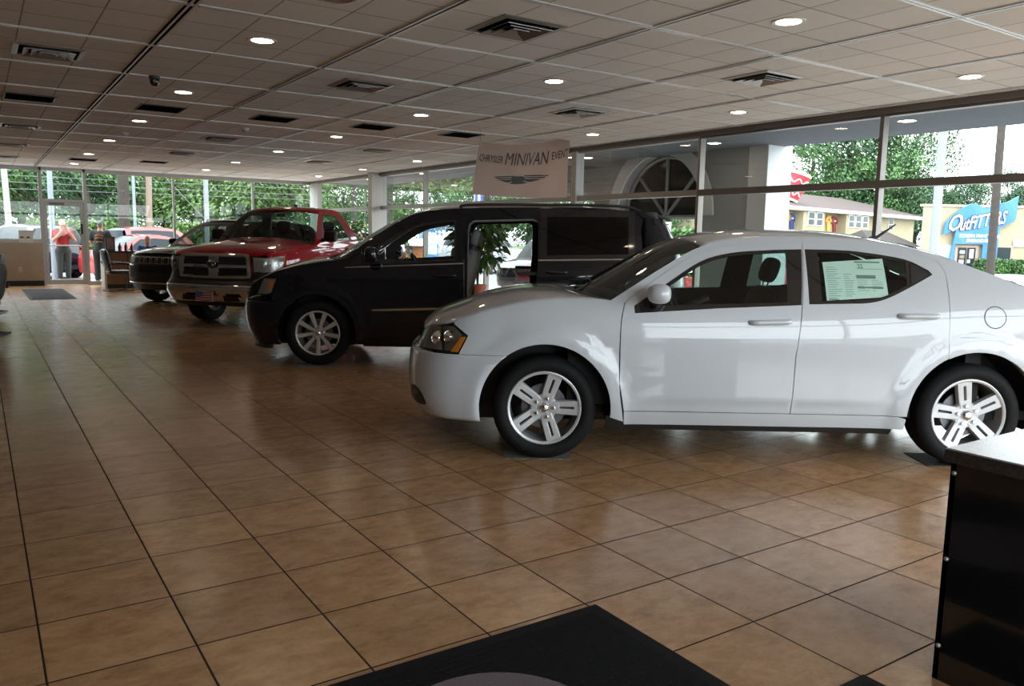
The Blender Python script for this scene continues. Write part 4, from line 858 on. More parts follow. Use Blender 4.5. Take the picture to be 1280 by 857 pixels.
def diffuser():
    o = thing('air_diffuser', 'x', 'air vent'); s = .285
    def ring(h0, z0, h1, z1, t=.006):
        m = MB(); V = []
        for h, z in ((h0, z0), (h1, z1)): V += [(-h, -h, z), (h, -h, z), (h, h, z), (-h, h, z)]
        m.add(V, [(i, (i+1) % 4, 4+(i+1) % 4, 4+i) for i in range(4)]); return m
    ring(s, -.002, s-.045, -.012).build('frame', steel, o, solid=.006, off=0)
    MB().add([(-.24, -.24, -.001), (.24, -.24, -.001), (.24, .24, -.001), (-.24, .24, -.001)], [(0, 1, 2, 3)]).build('duct', slot, o)
    for k in range(3): ring(.205-.065*k, -.030, .155-.065*k, -.004).build('louvre', steel, o, solid=.004, off=0)
    return o
df = diffuser(); first = True
for rn, ps in {'left-hand': [(1.0, 5.87), (1.03, 12.2), (1.03, 15.5), (1.0, 18.6)], 'second': [(3.92, 2.57), (3.92, 5.56), (3.95, 11.74), (3.97, 14.88)], 'window-side': [(6.9, 2.64), (6.85, 5.5), (6.75, 11.49), (6.75, 14.6)]}.items():
    for i, (x, y) in enumerate(ps):
        o = df if first else copy_tree(df); first = False
        o.location = (x, y, H-.001); tag(o, 'square stepped air vent, %s to the camera in the %s row of vents' % (ORD[i], rn), None, 'square ceiling air vents')
def ret():
    o = thing('return_grille', 'x', 'air grille'); m = MB()
    m.span((-.26, -.26, -.008), (.26, .26, -.001)); m.build('panel', mat('dark grille panel', (.010, .010, .010), 1, spec=0, bump=(90, .6)), o)
    f = MB()
    for a, b in (((-.275, -.275), (.275, -.255)), ((-.275, .255), (.275, .275)), ((-.275, -.255), (-.255, .255)), ((.255, -.255), (.275, .255))): f.span((*a, -.010), (*b, 0))
    f.build('frame', trim_blk, o); return o
rg = ret()
for i, (x, y, l) in enumerate([(1.0, 8.95, 'far left of its row, left of the long black slot'), (2.47, 8.8, 'just right of the long black slot'), (3.94, 8.72, 'between the left and middle rows of lights'), (5.37, 8.56, 'in the middle row of lights'), (6.83, 8.46, 'right above the banner end, rightmost of its row'), (2.5, 18.2, 'in the left row of lights close to the far windows'), (3.9, 17.6, 'far back, one bay right of the left row of lights')]):
    o = rg if i == 0 else copy_tree(rg); o.location = (x, y, H-.001); tag(o, 'dark flat air return, '+l, None, 'dark air returns')
o = thing('security_camera', 'small black dome camera hanging below the ceiling beside the black slot', 'camera', (2.0, 6.49, H))
MB().lathe([(.055, -.0), (.055, -.03), (.045, -.036)], 20).build('mount', mat('camera housing', (.05, .05, .05), .4), o, smooth=40)
MB().ball((0, 0, -.05), (.05, .05, .055), 16, 10).build('dome', gloss_blk, o, smooth=80)
MB().lathe([(0, 0), (.016, 0), (.016, .02)], 12, Matrix.Translation((-.01, -.045, -.065)) @ Matrix.Rotation(PI/2-.4, 4, 'X')).build('camera_lens', chrome, o)
o = thing('ceiling_speaker', 'round ceiling speaker at the top edge of the photo', 'speaker', (2.47, 2.62, H))
MB().lathe([(.0, -.012), (.12, -.014), (.125, -.02), (.15, -.012), (.155, 0)], 30, cap=False).build('grille', mat('speaker grille', (.35, .27, .22), .6, bump=(250, .6)), o, smooth=40)
for (x, y, l) in ((2.49, 12.06, 'left row of lights'), (3.9, 10.06, 'second row of air vents')):
    o = thing('smoke_detector', 'small white smoke detector in line with the '+l, 'smoke detector', (x, y, H)); MB().lathe([(.075, 0), (.075, -.012), (.055, -.04), (0, -.045)], 22, cap=False).build('housing', MATS['white enamel'], o, smooth=35); MB().lathe([(.035, -.043), (.03, -.052), (0, -.052)], 16, cap=False).build('sensor', steel, o)
# ------------------------------------------------------------------ banner
def bp(u, v):      # u 0..1 left to right, v 0..1 bottom to top
    x = 6.78+1.80*u; y = 7.80+.12*u; top = 2.865+.235*u-.10*math.sin(PI*u)*(1-.15*u)+.02; bot = 2.09+.04*u-.025*math.sin(PI*u)
    x += (1-v)*(-.14+.10*u)
    fold = .022*math.sin(9*(u+.45*(1-v)))*(1-u)**.6+.012*math.sin(17*(u-.3*v))
    return Vector((x, y+fold*.8, bot+(top-bot)*v))
bn = MB().grid(bp, 60, 24).build('banner', mat('beige banner cloth', (.33, .235, .195), .8), None, smooth=180)
tag(bn, 'beige minivan event banner hung from the ceiling behind the black minivan', 'banner')
inkb = mat('banner ink', (.015, .013, .014), .7)
def bw(u0, v0, s=1):
    def f(x, y, d): u = u0+x/1.80; v = v0+y/.76; p = bp(u, v); return p+Vector((.0, -.006, 0))
    return f
def fit(txt, u0, u1, v0, h, rise, **k):
    t = text_mb(txt, 1, lambda x, y, d: (x, y, 0), res=2, **k); A = np.array(t.v); lo, hi = A.min(0), A.max(0); V = []
    for p in t.v:
        a = (p[0]-lo[0])/(hi[0]-lo[0]); b = (p[1]-lo[1])/(hi[1]-lo[1]); V.append(bp(u0+(u1-u0)*a, v0+rise*a+h*b)+Vector((0, -.006, 0)))
    t.v = V; return t
mb = fit('CHRYSLER', .025, .262, .64, .135, -.005, shear=.1); m2 = fit('MINIVAN', .285, .765, .61, .235, -.01, shear=.15, bold=-.004); mb.add(m2.v, m2.f)
m2 = fit('EVENT', .80, .985, .66, .135, .01); mb.add(m2.v, m2.f)
mb.build('banner_lettering', inkb, bn, weld=False)
wg = MB()
def wing(poly):
    V2, F = cdt(poly, (), .03); wg.add([bp(x, z+.075*(1-((x-.44)/.30)**2))+Vector((0, -.006, 0)) for x, z in V2], F)
for s, L, up in ((-1, .245, .0), (1, .33, .07)):
    def q(pts): return [(.44+s*L*a, b+up*a) for a, b in pts]
    wing(q([(.2, .335), (.6, .335), (1.0, .345), (1.0, .328), (.6, .312), (.2, .318)])); wing(q([(.2, .300), (.6, .296), (.93, .312), (.86, .285), (.55, .272), (.2, .285)]))
    wing(q([(.2, .268), (.5, .258), (.80, .268), (.62, .232), (.42, .205), (.2, .235)])); wing(q([(.14, .222), (.38, .198), (.26, .18), (.1, .172)]))
wing([(.385, .19), (.43, .172), (.495, .19), (.52, .30), (.495, .328), (.385, .325), (.365, .30)])
wg.build('winged_emblem', inkb, bn, weld=False)
for u in (0.01, .99):
    p = bp(u, 1); MB().tube([p, (p.x, p.y, H)], .003, 5).build('cord', trim_blk, bn)
# ------------------------------------------------------------------ floor mats and wheel pads
matb = mat('black ribbed rubber', (.008, .008, .009), .8, spec=.12, bump=(180, .7))
o = thing('floor_mat', 'large black ribbed floor mat with a pale oval, at the bottom edge', 'mat', (0, 0, 0))
mb = MB(); mb.span((.75, -2.7, 0), (2.26, -.545, .007)); k = mb
for i in range(70): k.span((.76, -2.68+.0305*i, .007), (2.25, -2.68+.0305*i+.016, .009))
k.build('pile', matb, o)
MB().prism([(.70, -2.75), (2.315, -2.75), (2.315, -.49), (.70, -.49)], 0, .006, lambda a, b, d: (a, b, d)).build('border', mat('rubber edge', (.008, .008, .009), .7, spec=.15), o, bevel=.003)
lg = MB().lathe([(0, .0105), (.335, .0105)], 48, Matrix.Translation((1.535, -1.005, 0)), cap=False).build('logo_patch', mat('faded lilac print', (.15, .125, .14), .9, spec=.1, bump=(200, .6)), o); tag(lg, 'pale lilac oval patch')
o = thing('floor_mat', 'small black mat whose corner shows beside the black desk foot', 'mat'); MB().prism([(2.37, -2.2), (2.752, -2.2), (2.752, -1.368), (2.37, -1.368)], 0, .006, lambda a, b, d: (a, b, d)).build('border', MATS['rubber edge'], o, bevel=.002); MB().span((2.40, -2.17, .004), (2.72, -1.40, .009)).build('pile', matb, o)
o = thing('floor_mat', 'dark entrance mat before the far glass door', 'mat'); MB().prism([(1.22, 16.45), (2.08, 16.45), (2.08, 19.9), (1.22, 19.9)], 0, .007, lambda a, b, d: (a, b, d)).build('border', MATS['rubber edge'], o, bevel=.003); MB().span((1.27, 16.5, .004), (2.03, 19.85, .011)).build('pile', mat('charcoal carpet', (.03, .03, .032), .95, bump=(120, .8)), o)
cpt = mat('frayed grey carpet', (.17, .16, .14), .95, noise=(60, .7, 1.2), bump=(150, .9))
def pad(name, label, c, rz, sx, sy, m, fr):
    o = thing(name, label, 'mat', c, rz); MB().span((-sx/2, -sy/2, 0), (sx/2, sy/2, .004)).build('carpet_piece', m, o)
    f = MB(); r = random.Random(5)
    for i in range(fr):
        x = -sx/2+sx*i/max(1, fr-1); f.tube([(x, -sy/2, .003), (x+r.uniform(-.012, .012), -sy/2-r.uniform(.006, .018), .002)], .0016, 4)
    f.build('fringe', mat('carpet threads', (.30, .28, .24), .9), o)
pad('wheel_pad', 'frayed grey carpet scrap under the white sedan front wheel', (3.435, 1.50, 0), 2.553-PI, .44, .32, cpt, 40)
pad('wheel_pad', 'dark rubber pad under the white sedan rear wheel', (5.72, -.02, 0), 2.553-PI, .34, .32, mat('dark rubber pad', (.03, .028, .026), .8, bump=(120, .5)), 12)
pad('wheel_pad', 'thin grey pad under the black minivan front wheel', (3.45, 5.70, 0), 2.5656-PI, .42, .3, cpt, 30)
# ------------------------------------------------------------------ desk at the right edge
o = thing('counter_desk', 'black-fronted desk with pale worktop at the right edge', 'desk', (2.93, -1.485, 0), 0)
A1 = (0, -1); A2 = (1, 0)           # edge directions: towards the camera, and to the right
def dk(u, v, z): return Vector((A1[0]*u+A2[0]*v, A1[1]*u+A2[1]*v, z))
def slab(u0, v0, u1, v1, z0, z1):
    V = [dk(u, v, z) for z in (z0, z1) for u, v in ((u0, v0), (u1, v0), (u1, v1), (u0, v1))]; return MB().add(V, [(3, 2, 1, 0), (4, 5, 6, 7), (0, 1, 5, 4), (1, 2, 6, 5), (2, 3, 7, 6), (3, 0, 4, 7)])
slab(.0, .0, 1.5, .75, .752, .790).build('worktop', mat('pale speckled laminate', (.52, .53, .54), .22, noise=(160, .8, 1.1)), o)
slab(-.004, -.004, 1.5, .754, .745, .7855).build('edge_band', mat('dark stone edge', (.035, .03, .027), .3, noise=(90, .4, 2.2)), o)
slab(.012, .012, 1.48, .03, 0, .748).build('front_panel', gloss_blk, o); slab(.012, .012, .03, .74, 0, .748).build('side_panel', gloss_blk, o)
for u, z in ((.025, .71), (.025, .42), (.025, .12)):
    p = dk(u, .010, z); MB().ball(p, (.008, .008, .008), 10, 6).build('screw', steel, o, smooth=80)
# ------------------------------------------------------------------ far end: reception desk, chairs, left-hand chairs
wood = mat('oak panelling', (.20, .095, .04), .45, noise=(6, .75, 1.2))
o = thing('reception_desk', 'wood-panelled reception desk with dark top beside the glass door', 'desk', (3.05, 19.8, 0))
MB().span((-.04, -.05, .90), (2.6, .75, .945)).build('worktop', mat('dark worktop', (.02, .02, .021), .3), o, bevel=.006)
pm = MB()
for k in range(5): pm.span((.02+.5*k, 0, .10), (.50+.5*k, .03, .90))
pm.build('front_panel', wood, o, bevel=.006); MB().span((0, .01, 0), (2.5, .65, .10)).span((.02, .03, .1), (2.5, .06, .9)).build('plinth', trim_blk, o)
tag(MB().span((-.03, -.01, 0), (.02, .70, .90)).build('end_panel', mat('pale end panel', (.55, .52, .48), .5), o), 'pale end panel')
def bottle(x, c, h, r, label, nm='bottle'):
    o = MB().lathe([(0, 0), (r, 0), (r, h*.6), (r*.85, h*.72), (r*.4, h*.8), (r*.4, h*.97), (0, h)], 14, cap=False).build(nm, c, None, smooth=40, loc=(x, 19.95, .945)); tag(o, label, nm.replace('_', ' '), None)
    MB().lathe([(r*.46, h*.9), (r*.46, h), (0, h)], 12, cap=False).build('cap', chrome, o)
bottle(3.42, mat('dark red glass', (.16, .01, .015), .1, coat=.5), .20, .045, 'dark red bottle on the reception desk, leftmost of three'); bottle(3.56, MATS['dark red glass'], .22, .04, 'dark red bottle on the reception desk, middle of three'); bottle(3.70, MATS['dark red glass'], .20, .042, 'dark red bottle on the reception desk, right of three')
o = thing('picture_frame', 'small dark framed picture at the left end of the reception desk', 'picture frame', (3.20, 19.95, .945)); MB().span((-.11, -.015, 0), (.11, .015, .36)).build('frame', trim_blk, o, bevel=.004); MB().span((-.085, -.018, .03), (.085, -.014, .33)).build('picture', mat('grey print picture', (.20, .13, .10), .4, noise=(14, .3, 1.8)), o)
def armchair(label, loc, rz, m, cat='chair'):
    """guest armchair on a bent-tube cantilever frame; faces +x"""
    o = thing('guest_chair', label, cat, loc, rz)
    MB().ball((0, 0, .46), (.26, .25, .055), 16, 8, None, .5).build('seat', m, o, smooth=60)
    R = Matrix.Rotation(-.18, 3, 'Y'); b = MB().ball(Vector((-.27, 0, .74)), (.05, .24, .28), 14, 12, R, .6); b.build('backrest', m, o, smooth=60)
    for s in (1, -1):
        y = s*.27
        f = MB().tube(spl([(-.30, y, .72), (-.26, y, .66), (.08, y, .66), (.22, y, .62), (.26, y, .50), (.25, y, .05), (.20, y, .018), (-.25, y, .018), (-.28, y*.9, .018)], 5), .013, 8); f.build('sled_leg', trim_blk, o, smooth=60)
        MB().tube(spl([(-.20, y, .675), (0, y, .685), (.17, y, .665), (.235, y, .60)], 4), .022, 8).build('armrest', trim_blk, o, smooth=60)
    MB().tube([(-.28, -.25, .018), (-.28, .25, .018)], .013, 8).tube([(.24, -.27, .42), (.24, .27, .42)], .012, 8).build('stretcher', trim_blk, o)
    return o
lea = mat('black leather', (.012, .012, .014), .38, coat=.2)
armchair('black guest armchair in front of the reception desk', (3.20, 18.75, 0), .15, lea)
a = armchair('black chair cut off by the left edge, nearest of the left-hand chairs', (.30, 10.15, 0), PI-.5, lea); a.scale = (1, 1, .97)
armchair('black chair at the left edge, beyond the nearest left-hand chair', (.40, 13.6, 0), 2.9, lea)
o = thing('desk', 'dark sales desk at the left edge beyond the chairs', 'desk', (-.45, 15.2, 0)); MB().span((-.75, -.4, .72), (.75, .4, .755)).build('worktop', MATS['dark worktop'], o, bevel=.005); MB().span((-.7, -.36, 0), (-.66, .36, .72)).span((.66, -.36, 0), (.7, .36, .72)).build('side_panel', wood, o); MB().span((-.66, .30, .2), (.66, .33, .72)).build('front_panel', wood, o)
o = thing('power_outlet', 'white wall socket on the low beige wall', 'power socket', (1.27, Y1-.09, .42)); MB().span((-.04, -.008, -.06), (.04, 0, .06)).build('cover_plate', mat('ivory plastic', (.60, .57, .50), .4), o, bevel=.003)
for z in (-.026, .026): MB().span((-.018, -.011, z-.016), (.018, -.007, z+.016)).build('socket', steel, o)
o = thing('sign_card', 'white card with two small car pictures standing on the low wall', 'sign', (1.45, Y1-.05, 1.10)); MB().span((-.17, -.012, 0), (.15, .0, .32)).build('card', mat('white card', (.7, .7, .7), .6), o)
for x in (-.10, .04):
    MB().prism(spl([(x-.045, .12), (x-.045, .145), (x-.02, .16), (x+.01, .165), (x+.04, .145), (x+.05, .125)], 3), -.015, -.012, lambda a, b, d: (a, d, b)).build('car_picture', mat('dark print', (.05, .06, .06), .6), o)
# ------------------------------------------------------------------ plants
leafm = mat('dark green leaf', (.035, .085, .016), .45, noise=(5, .6, 1.7))
soil = mat('potting soil', (.03, .02, .012), .9)
def leaf(mb, p, d, L, w, r):
    d = d.normalized(); s = d.cross(Vector((0, 0, 1))); s = s.normalized() if s.length > .05 else Vector((1, 0, 0)); n = s.cross(d)
    s = (s*math.cos(r)+n*math.sin(r)); c = Vector((0, 0, -1))
    P = [p, p+d*L*.35+s*w, p+d*L*.35-s*w, p+d*L*.75+s*w*.75+c*L*.10, p+d*L*.75-s*w*.75+c*L*.10, p+d*L+c*L*.25, p+d*L*.4+c*L*.02]
    mb.add(P, [(0, 1, 6), (0, 6, 2), (1, 3, 6), (6, 4, 2), (6, 3, 5), (6, 5, 4)])
def plant(name, label, loc, pot_h, pot_r, pot_m, stems, leafL, leafw, crown, nleaf, seed, droop=.2):
    o = thing(name, label, 'plant', loc); r = random.Random(seed)
    MB().lathe([(0, 0), (pot_r*.75, 0), (pot_r, pot_h*.86), (pot_r*1.08, pot_h*.86), (pot_r*1.08, pot_h), (pot_r*.95, pot_h), (pot_r*.93, pot_h-.03), (0, pot_h-.03)], 24, cap=False).build('pot', pot_m, o, smooth=35)
    MB().lathe([(0, pot_h-.028), (pot_r*.92, pot_h-.028)], 20, cap=False).build('soil', soil, o)
    st = MB(); lf = MB()
    for k in range(stems):
        a = 2*PI*k/stems+r.random(); c, hr, z0, z1 = crown; top = Vector((hr*.75*math.cos(a)*r.random(), hr*1.0*math.sin(a)*r.random(), z0+(z1-z0)*(.55+.45*r.random())))
        P = spl([(0, 0, pot_h-.03), (top.x*.25, top.y*.25, (pot_h+top.z)*.5), tuple(top)], 5); st.tube(P, [.014]*(len(P)-1)+[.005], 6)
    for k in range(nleaf):
        a = r.random()*2*PI; q = r.random()**.5; z = z0+(z1-z0)*r.random(); rr = hr*q*(1-.55*abs((z-z0)/(z1-z0)-.5))
        p = Vector((rr*math.cos(a)*.85, rr*math.sin(a), z)); d = Vector((math.cos(a+r.uniform(-.9, .9)), math.sin(a+r.uniform(-.9, .9)), r.uniform(-droop*3, .5))); leaf(lf, p, d, leafL*r.uniform(.7, 1.25), leafw*r.uniform(.8, 1.2), r.uniform(-.7, .7))
    st.build('stem', mat('plant stem', (.10, .075, .035), .7), o, smooth=60); lf.build('foliage', leafm, o, weld=False)
    return o
terra = mat('terracotta', (.42, .10, .05), .6)
plant('umbrella_tree', 'large leafy plant in terracotta pot seen through the minivan door', (8.8, 11.15, 0), .50, .17, terra, 7, .25, .055, (0, .62, .95, 1.95), 330, 11, .5)
plant('bushy_plant', 'dense dark bush by the window behind the pickup bed', (8.15, 16.5, 0), .5, .24, mat('dark planter', (.02, .02, .02), .5), 9, .13, .035, (0, .62, .9, 1.78), 520, 12)
plant('leafy_plant', 'potted plant showing above the far vehicle roof', (6.75, 20.6, 0), .45, .2, MATS['dark planter'], 7, .2, .035, (0, .45, .9, 1.92), 260, 13)
# ------------------------------------------------------------------ people
skin = mat('skin', (.42, .20, .13), .55)
def person(label, loc, rz, J, cloth, hair_c, extra=None, hold=None, sit=False):
    """J: joint name -> (x, y, z, r); faces -y. One fused body surface; clothes are its own faces lifted 7 mm"""
    root = thing('person', label, 'person', loc, rz)
    links = [('pelvis', 'belly'), ('belly', 'chest'), ('chest', 'neck0'), ('neck0', 'neck1')]
    for s in 'LR': links += [('chest', 'sho'+s), ('sho'+s, 'elb'+s), ('elb'+s, 'wri'+s), ('wri'+s, 'palm'+s), ('pelvis', 'hip'+s), ('hip'+s, 'kne'+s), ('kne'+s, 'ank'+s), ('ank'+s, 'toe'+s)]
    for s in 'LR':
        w_ = Vector(J['wri'+s][:3]); p = Vector(J['palm'+s][:3]); d = (p-w_).normalized(); n = d.cross(Vector((0, 1, 0)) if abs(d.y) < .8 else Vector((1, 0, 0))).normalized(); b = n.cross(d)
        for k, (o, L) in enumerate(((-.036, .060), (-.013, .072), (.012, .068), (.034, .054))):
            a = p+n*o+d*.02; m = a+d*L*.6-b*.008; e = a+d*L*.95-b*.035
            J['f%d%s' % (k, s)] = (*a, .011); J['g%d%s' % (k, s)] = (*m, .010); J['h%d%s' % (k, s)] = (*e, .009); links += [('palm'+s, 'f%d%s' % (k, s)), ('f%d%s' % (k, s), 'g%d%s' % (k, s)), ('g%d%s' % (k, s), 'h%d%s' % (k, s))]
        t = w_.lerp(p, .55)+n*-.045; t2 = t+d*.045-n*.015-b*.01; J['t0'+s] = (*t, .013); J['t1'+s] = (*t2, .011); links += [('wri'+s, 't0'+s), ('t0'+s, 't1'+s)]
    mb = MB()
    for n, j in J.items():
        if n != 'head': mb.ball(j[:3], (j[3], j[3]*.98, j[3]) if n not in ('chest', 'belly', 'pelvis') else (j[3]*1.08, j[3]*.86, j[3]*1.1), 14, 10)
    for a, b in links:
        p, q = J[a], J[b]; torso = a in ('pelvis', 'belly', 'chest') and b in ('belly', 'chest')
        mb.tube([p[:3], Vector(p[:3]).lerp(Vector(q[:3]), .45), q[:3]], [p[3], (p[3]*.55+q[3]*.45)*(1.07 if b[:3] in ('elb', 'ank', 'wri') else 1), q[3]], 14)
    h = Vector(J['head'][:3]); R = Matrix.Rotation(J['head'][3], 3, 'X')
    def hp(x, y, z): return h+R @ Vector((x, y, z))
    mb.ball(h, (.076, .095, .118), 20, 14, R); mb.ball(hp(0, -.022, -.055), (.058, .070, .070), 16, 10, R); mb.ball(hp(0, -.098, -.012), (.014, .022, .026), 10, 8, R)
    for s in (1, -1): mb.ball(hp(s*.078, .005, -.005), (.010, .022, .034), 10, 8, R); mb.ball(hp(s*.03, -.082, .022), (.022, .012, .008), 8, 6, R)
    mb.ball(hp(0, -.088, -.052), (.024, .012, .008), 10, 6, R); mb.tube([hp(0, .01, -.06), J['neck0'][:3]], [.055, .062], 12)
    o = mb.build('body', skin, None); q = o.modifiers.new('r', 'REMESH'); q.mode = 'VOXEL'; q.voxel_size = .0085; q.use_smooth_shade = True; q = o.modifiers.new('s', 'SMOOTH'); q.factor = .5; q.iterations = 5
    A = bpy.data.meshes.new_from_object(o.evaluated_get(bpy.context.evaluated_depsgraph_get())); bpy.data.objects.remove(o)
    A.name = 'body'; A.materials.clear(); A.materials.append(skin); body = bpy.data.objects.new('body', A); col.objects.link(body); body.parent = root; A.shade_smooth()
    # nearest bone of every face
    C = np.array([p.center[:] for p in A.polygons]); best = np.full(len(C), 9e9); who = np.zeros(len(C), int); tt = np.zeros(len(C)); LL = [l for l in links]+[('neck0', 'head')]
    JJ = dict(J)
    for i, (a, b) in enumerate(LL):
        a_, b_ = np.array(JJ[a][:3]), np.array(JJ[b][:3]); ab = b_-a_; t = np.clip((C-a_) @ ab/(ab @ ab+1e-9), 0, 1); d = np.linalg.norm(C-(a_+t[:, None]*ab), axis=1)-.5*(JJ[a][3] if a != 'head' else .1)
        k = d < best; best[k] = d[k]; who[k] = i; tt[k] = t[k]
    lab = ['%s-%s' % (a.rstrip('LR') if a[-1] in 'LR' and a != 'belly' else a, b.rstrip('LR') if b[-1] in 'LR' else b) for a, b in LL]
    N = np.array([v.normal[:] for v in A.vertices]); V = np.array([v.co[:] for v in A.vertices])
    for nm, m, test, off in cloth:
        F = [tuple(p.vertices) for i, p in enumerate(A.polygons) if test(lab[who[i]], tt[i], C[i])]
        ids = sorted({i for f in F for i in f}); mp = {i: k for k, i in enumerate(ids)}
        if ids: MB().add([V[i]+N[i]*off for i in ids], [tuple(mp[i] for i in f) for f in F]).build(nm, m, root, smooth=180, weld=False, solid=.004, off=1)
    if hair_c:
        Hm = MB(); Hm.grid(lambda u, v: hp(.081*math.cos(2*PI*u)*math.cos(v*PI/2), .008+.100*math.sin(2*PI*u)*math.cos(v*PI/2), .022+.104*math.sin(v*PI/2)-.055*(1-v)*max(0, math.sin(2*PI*u))), 20, 8, closed_u=True)
        Hm.build('hair', hair_c, root, smooth=180)
    e = MB()
    for s in (1, -1): e.ball(hp(s*.030, -.088, .012), (.010, .006, .006), 8, 6, R)
    e.build('eyes', trim_blk, root, smooth=180)
    return root
def stand(over):
    J = {'pelvis': (0, 0, .95, .145), 'belly': (0, -.01, 1.10, .150), 'chest': (0, 0, 1.30, .150), 'neck0': (0, .01, 1.46, .075), 'neck1': (0, -.005, 1.53, .056), 'head': (0, -.02, 1.625, 0)}
    for s, e in (('L', 1), ('R', -1)):
        J.update({'sho'+s: (e*.185, .005, 1.405, .070), 'hip'+s: (e*.095, 0, .88, .105), 'kne'+s: (e*.105, -.015, .49, .066), 'ank'+s: (e*.11, .02, .085, .046), 'toe'+s: (e*.125, -.15, .045, .040)})
        for k, v in over.items():
            if k[-1] == '*': J[k[:-1]+s] = (e*v[0], *v[1:])
    J.update({k: v for k, v in over.items() if k[-1] != '*'}); return J
def shirt(l, t, c): return l in ('belly-chest', 'chest-sho') or (l == 'chest-neck0' and t < .93) or (l == 'pelvis-belly' and t > .35) or (l == 'sho-elb' and t < .72)
def pants(l, t, c): return l in ('pelvis-hip', 'hip-kne') or (l == 'pelvis-belly' and t <= .35) or (l == 'kne-ank' and t < .93)
def shoes(l, t, c): return l == 'ank-toe' or (l == 'kne-ank' and t >= .93)
def belt_(l, t, c): return l == 'pelvis-belly' and .30 < t <= .48
gpant = mat('dark grey trousers', (.035, .036, .036), .85); shoe = mat('black shoe leather', (.012, .012, .012), .4)
white_h = mat('white hair', (.62, .60, .57), .8); grey_h = mat('short grey hair', (.10, .10, .10), .9)
J = stand({'elb*': (.275, -.13, 1.17, .050), 'wri*': (.075, -.215, 1.44, .033), 'palm*': (.045, -.205, 1.53, .036), 'head': (0, -.03, 1.63, .12)})
p1 = person('person in a red polo shirt outside the glass door, both hands raised to the face', (2.40, 23.2, -.02), .25, J, [('polo_shirt', mat('red polo cotton', (.32, .010, .010), .8), shirt, .010), ('trousers', gpant, pants, .012), ('belt', trim_blk, belt_, .018), ('shoes', shoe, shoes, .008)], white_h)
o = thing('paper_cup', 'small cup held up to the face by the person in red', 'cup', (2.365, 22.985, 1.50), 0); MB().lathe([(0, 0), (.028, 0), (.036, .10), (.033, .10), (.026, .01)], 16, cap=False).build('cup', mat('cup paper', (.45, .25, .16), .7), o, smooth=40); MB().lathe([(.036, .097), (.038, .102), (.0, .108)], 16, cap=False).build('lid', MATS['white card'], o, smooth=40)
J = stand({'elb*': (.27, -.10, 1.14, .052), 'wri*': (.13, -.27, 1.08, .034), 'palm*': (.08, -.34, 1.10, .036), 'head': (0, -.03, 1.625, .1)})
dk_t = mat('faded black cotton', (.022, .024, .026), .85)
p2 = person('person in a black T-shirt with an orange back print, seen from behind beyond the glass', (3.27, 22.45, -.02), PI-.35, J, [('t_shirt', dk_t, shirt, .012), ('trousers', mat('black trousers', (.018, .018, .02), .85), pants, .014), ('shoes', shoe, shoes, .008)], grey_h)
b = MB()
for z0, z1, w_ in ((1.30, 1.345, .11), (1.235, 1.27, .10), (1.13, 1.16, .09)): b.grid(lambda u, v: (-w_+2*w_*u, .172-.35*(2*u-1)**2*w_, z0+(z1-z0)*v+.02*(1-(2*u-1)**2)), 8, 2)
b.build('back_print', mat('orange print', (.40, .13, .04), .7), p2, solid=.004, off=0)
def seated(): 
    J = stand({})
    for k, v in {'pelvis': (0, .12, .52, .145), 'belly': (0, .10, .68, .150), 'chest': (0, .05, .90, .150), 'neck0': (0, .03, 1.06, .075), 'neck1': (0, .01, 1.13, .056), 'head': (0, -.01, 1.225, .18)}.items(): J[k] = v
    for s, e in (('L', 1), ('R', -1)): J.update({'sho'+s: (e*.185, .05, 1.005, .070), 'elb'+s: (e*.24, -.06, .78, .05), 'wri'+s: (e*.12, -.25, .80, .034), 'palm'+s: (e*.09, -.33, .80, .036), 'hip'+s: (e*.10, .06, .50, .10), 'kne'+s: (e*.13, -.36, .50, .068), 'ank'+s: (e*.13, -.34, .09, .046), 'toe'+s: (e*.14, -.50, .045, .04)})
    return J
person('bald person in a blue shirt sitting behind the reception desk', (4.25, 21.0, 0), -.2, seated(), [('shirt', mat('blue shirt cotton', (.02, .055, .19), .8), shirt, .012), ('trousers', gpant, pants, .012), ('shoes', shoe, shoes, .008)], None)
o = thing('office_chair', 'office chair under the person in blue', 'chair', (4.25, 21.08, 0), -.2)
MB().ball((0, .08, .385), (.24, .24, .05), 16, 8, None, .5).build('seat', lea, o, smooth=60); MB().ball((0, .335, .74), (.22, .045, .26), 14, 10, None, .6).build('backrest', lea, o, smooth=60)
MB().tube([(0, .10, .35), (0, .10, .08)], .03, 10).tube([(0, .30, .37), (0, .36, .6)], .02, 8).build('column', chrome, o)
for k in range(5):
    a = 2*PI*k/5; l = MB().tube([(0, .10, .10), (.27*math.cos(a), .10+.27*math.sin(a), .065)], [.024, .016], 8).build('leg', trim_blk, o); MB().ball((.27*math.cos(a), .10+.27*math.sin(a), .03), (.03, .03, .03), 10, 8).build('caster', trim_blk, l)
# ------------------------------------------------------------------ outside: ground, canopy, buildings
GZ = -.13
struct(MB().span((-160, -120, -.6), (220, 220, GZ)).build('ground', mat('parking lot asphalt', (.24, .24, .24), .9, noise=(.3, .85, 1.15))))
conc = mat('concrete walk', (.42, .41, .39), .85, noise=(1.2, .9, 1.08))
struct(MB().span((-6, 21.75, GZ-.05), (14, 24.4, -.025)).build('walkway', conc))
struct(MB().span((9.75, -8, GZ-.05), (13.2, 24.4, -.04)).build('walkway', conc))
gr = mat('lawn grass', (.055, .11, .022), .95, noise=(3, .7, 1.3), bump=(40, .8))
tag(MB().span((-40, 46, GZ-.1), (160, 150, GZ+.03)).build('lawn', gr), 'grass bank under the trees', 'grass', None, 'stuff')
stuc = mat('shaded stucco', (.33, .345, .36), .9, bump=(60, .3)); wht = mat('white stucco', (.62, .64, .66), .85)  # portal wall's shade under the canopy is put into its grey
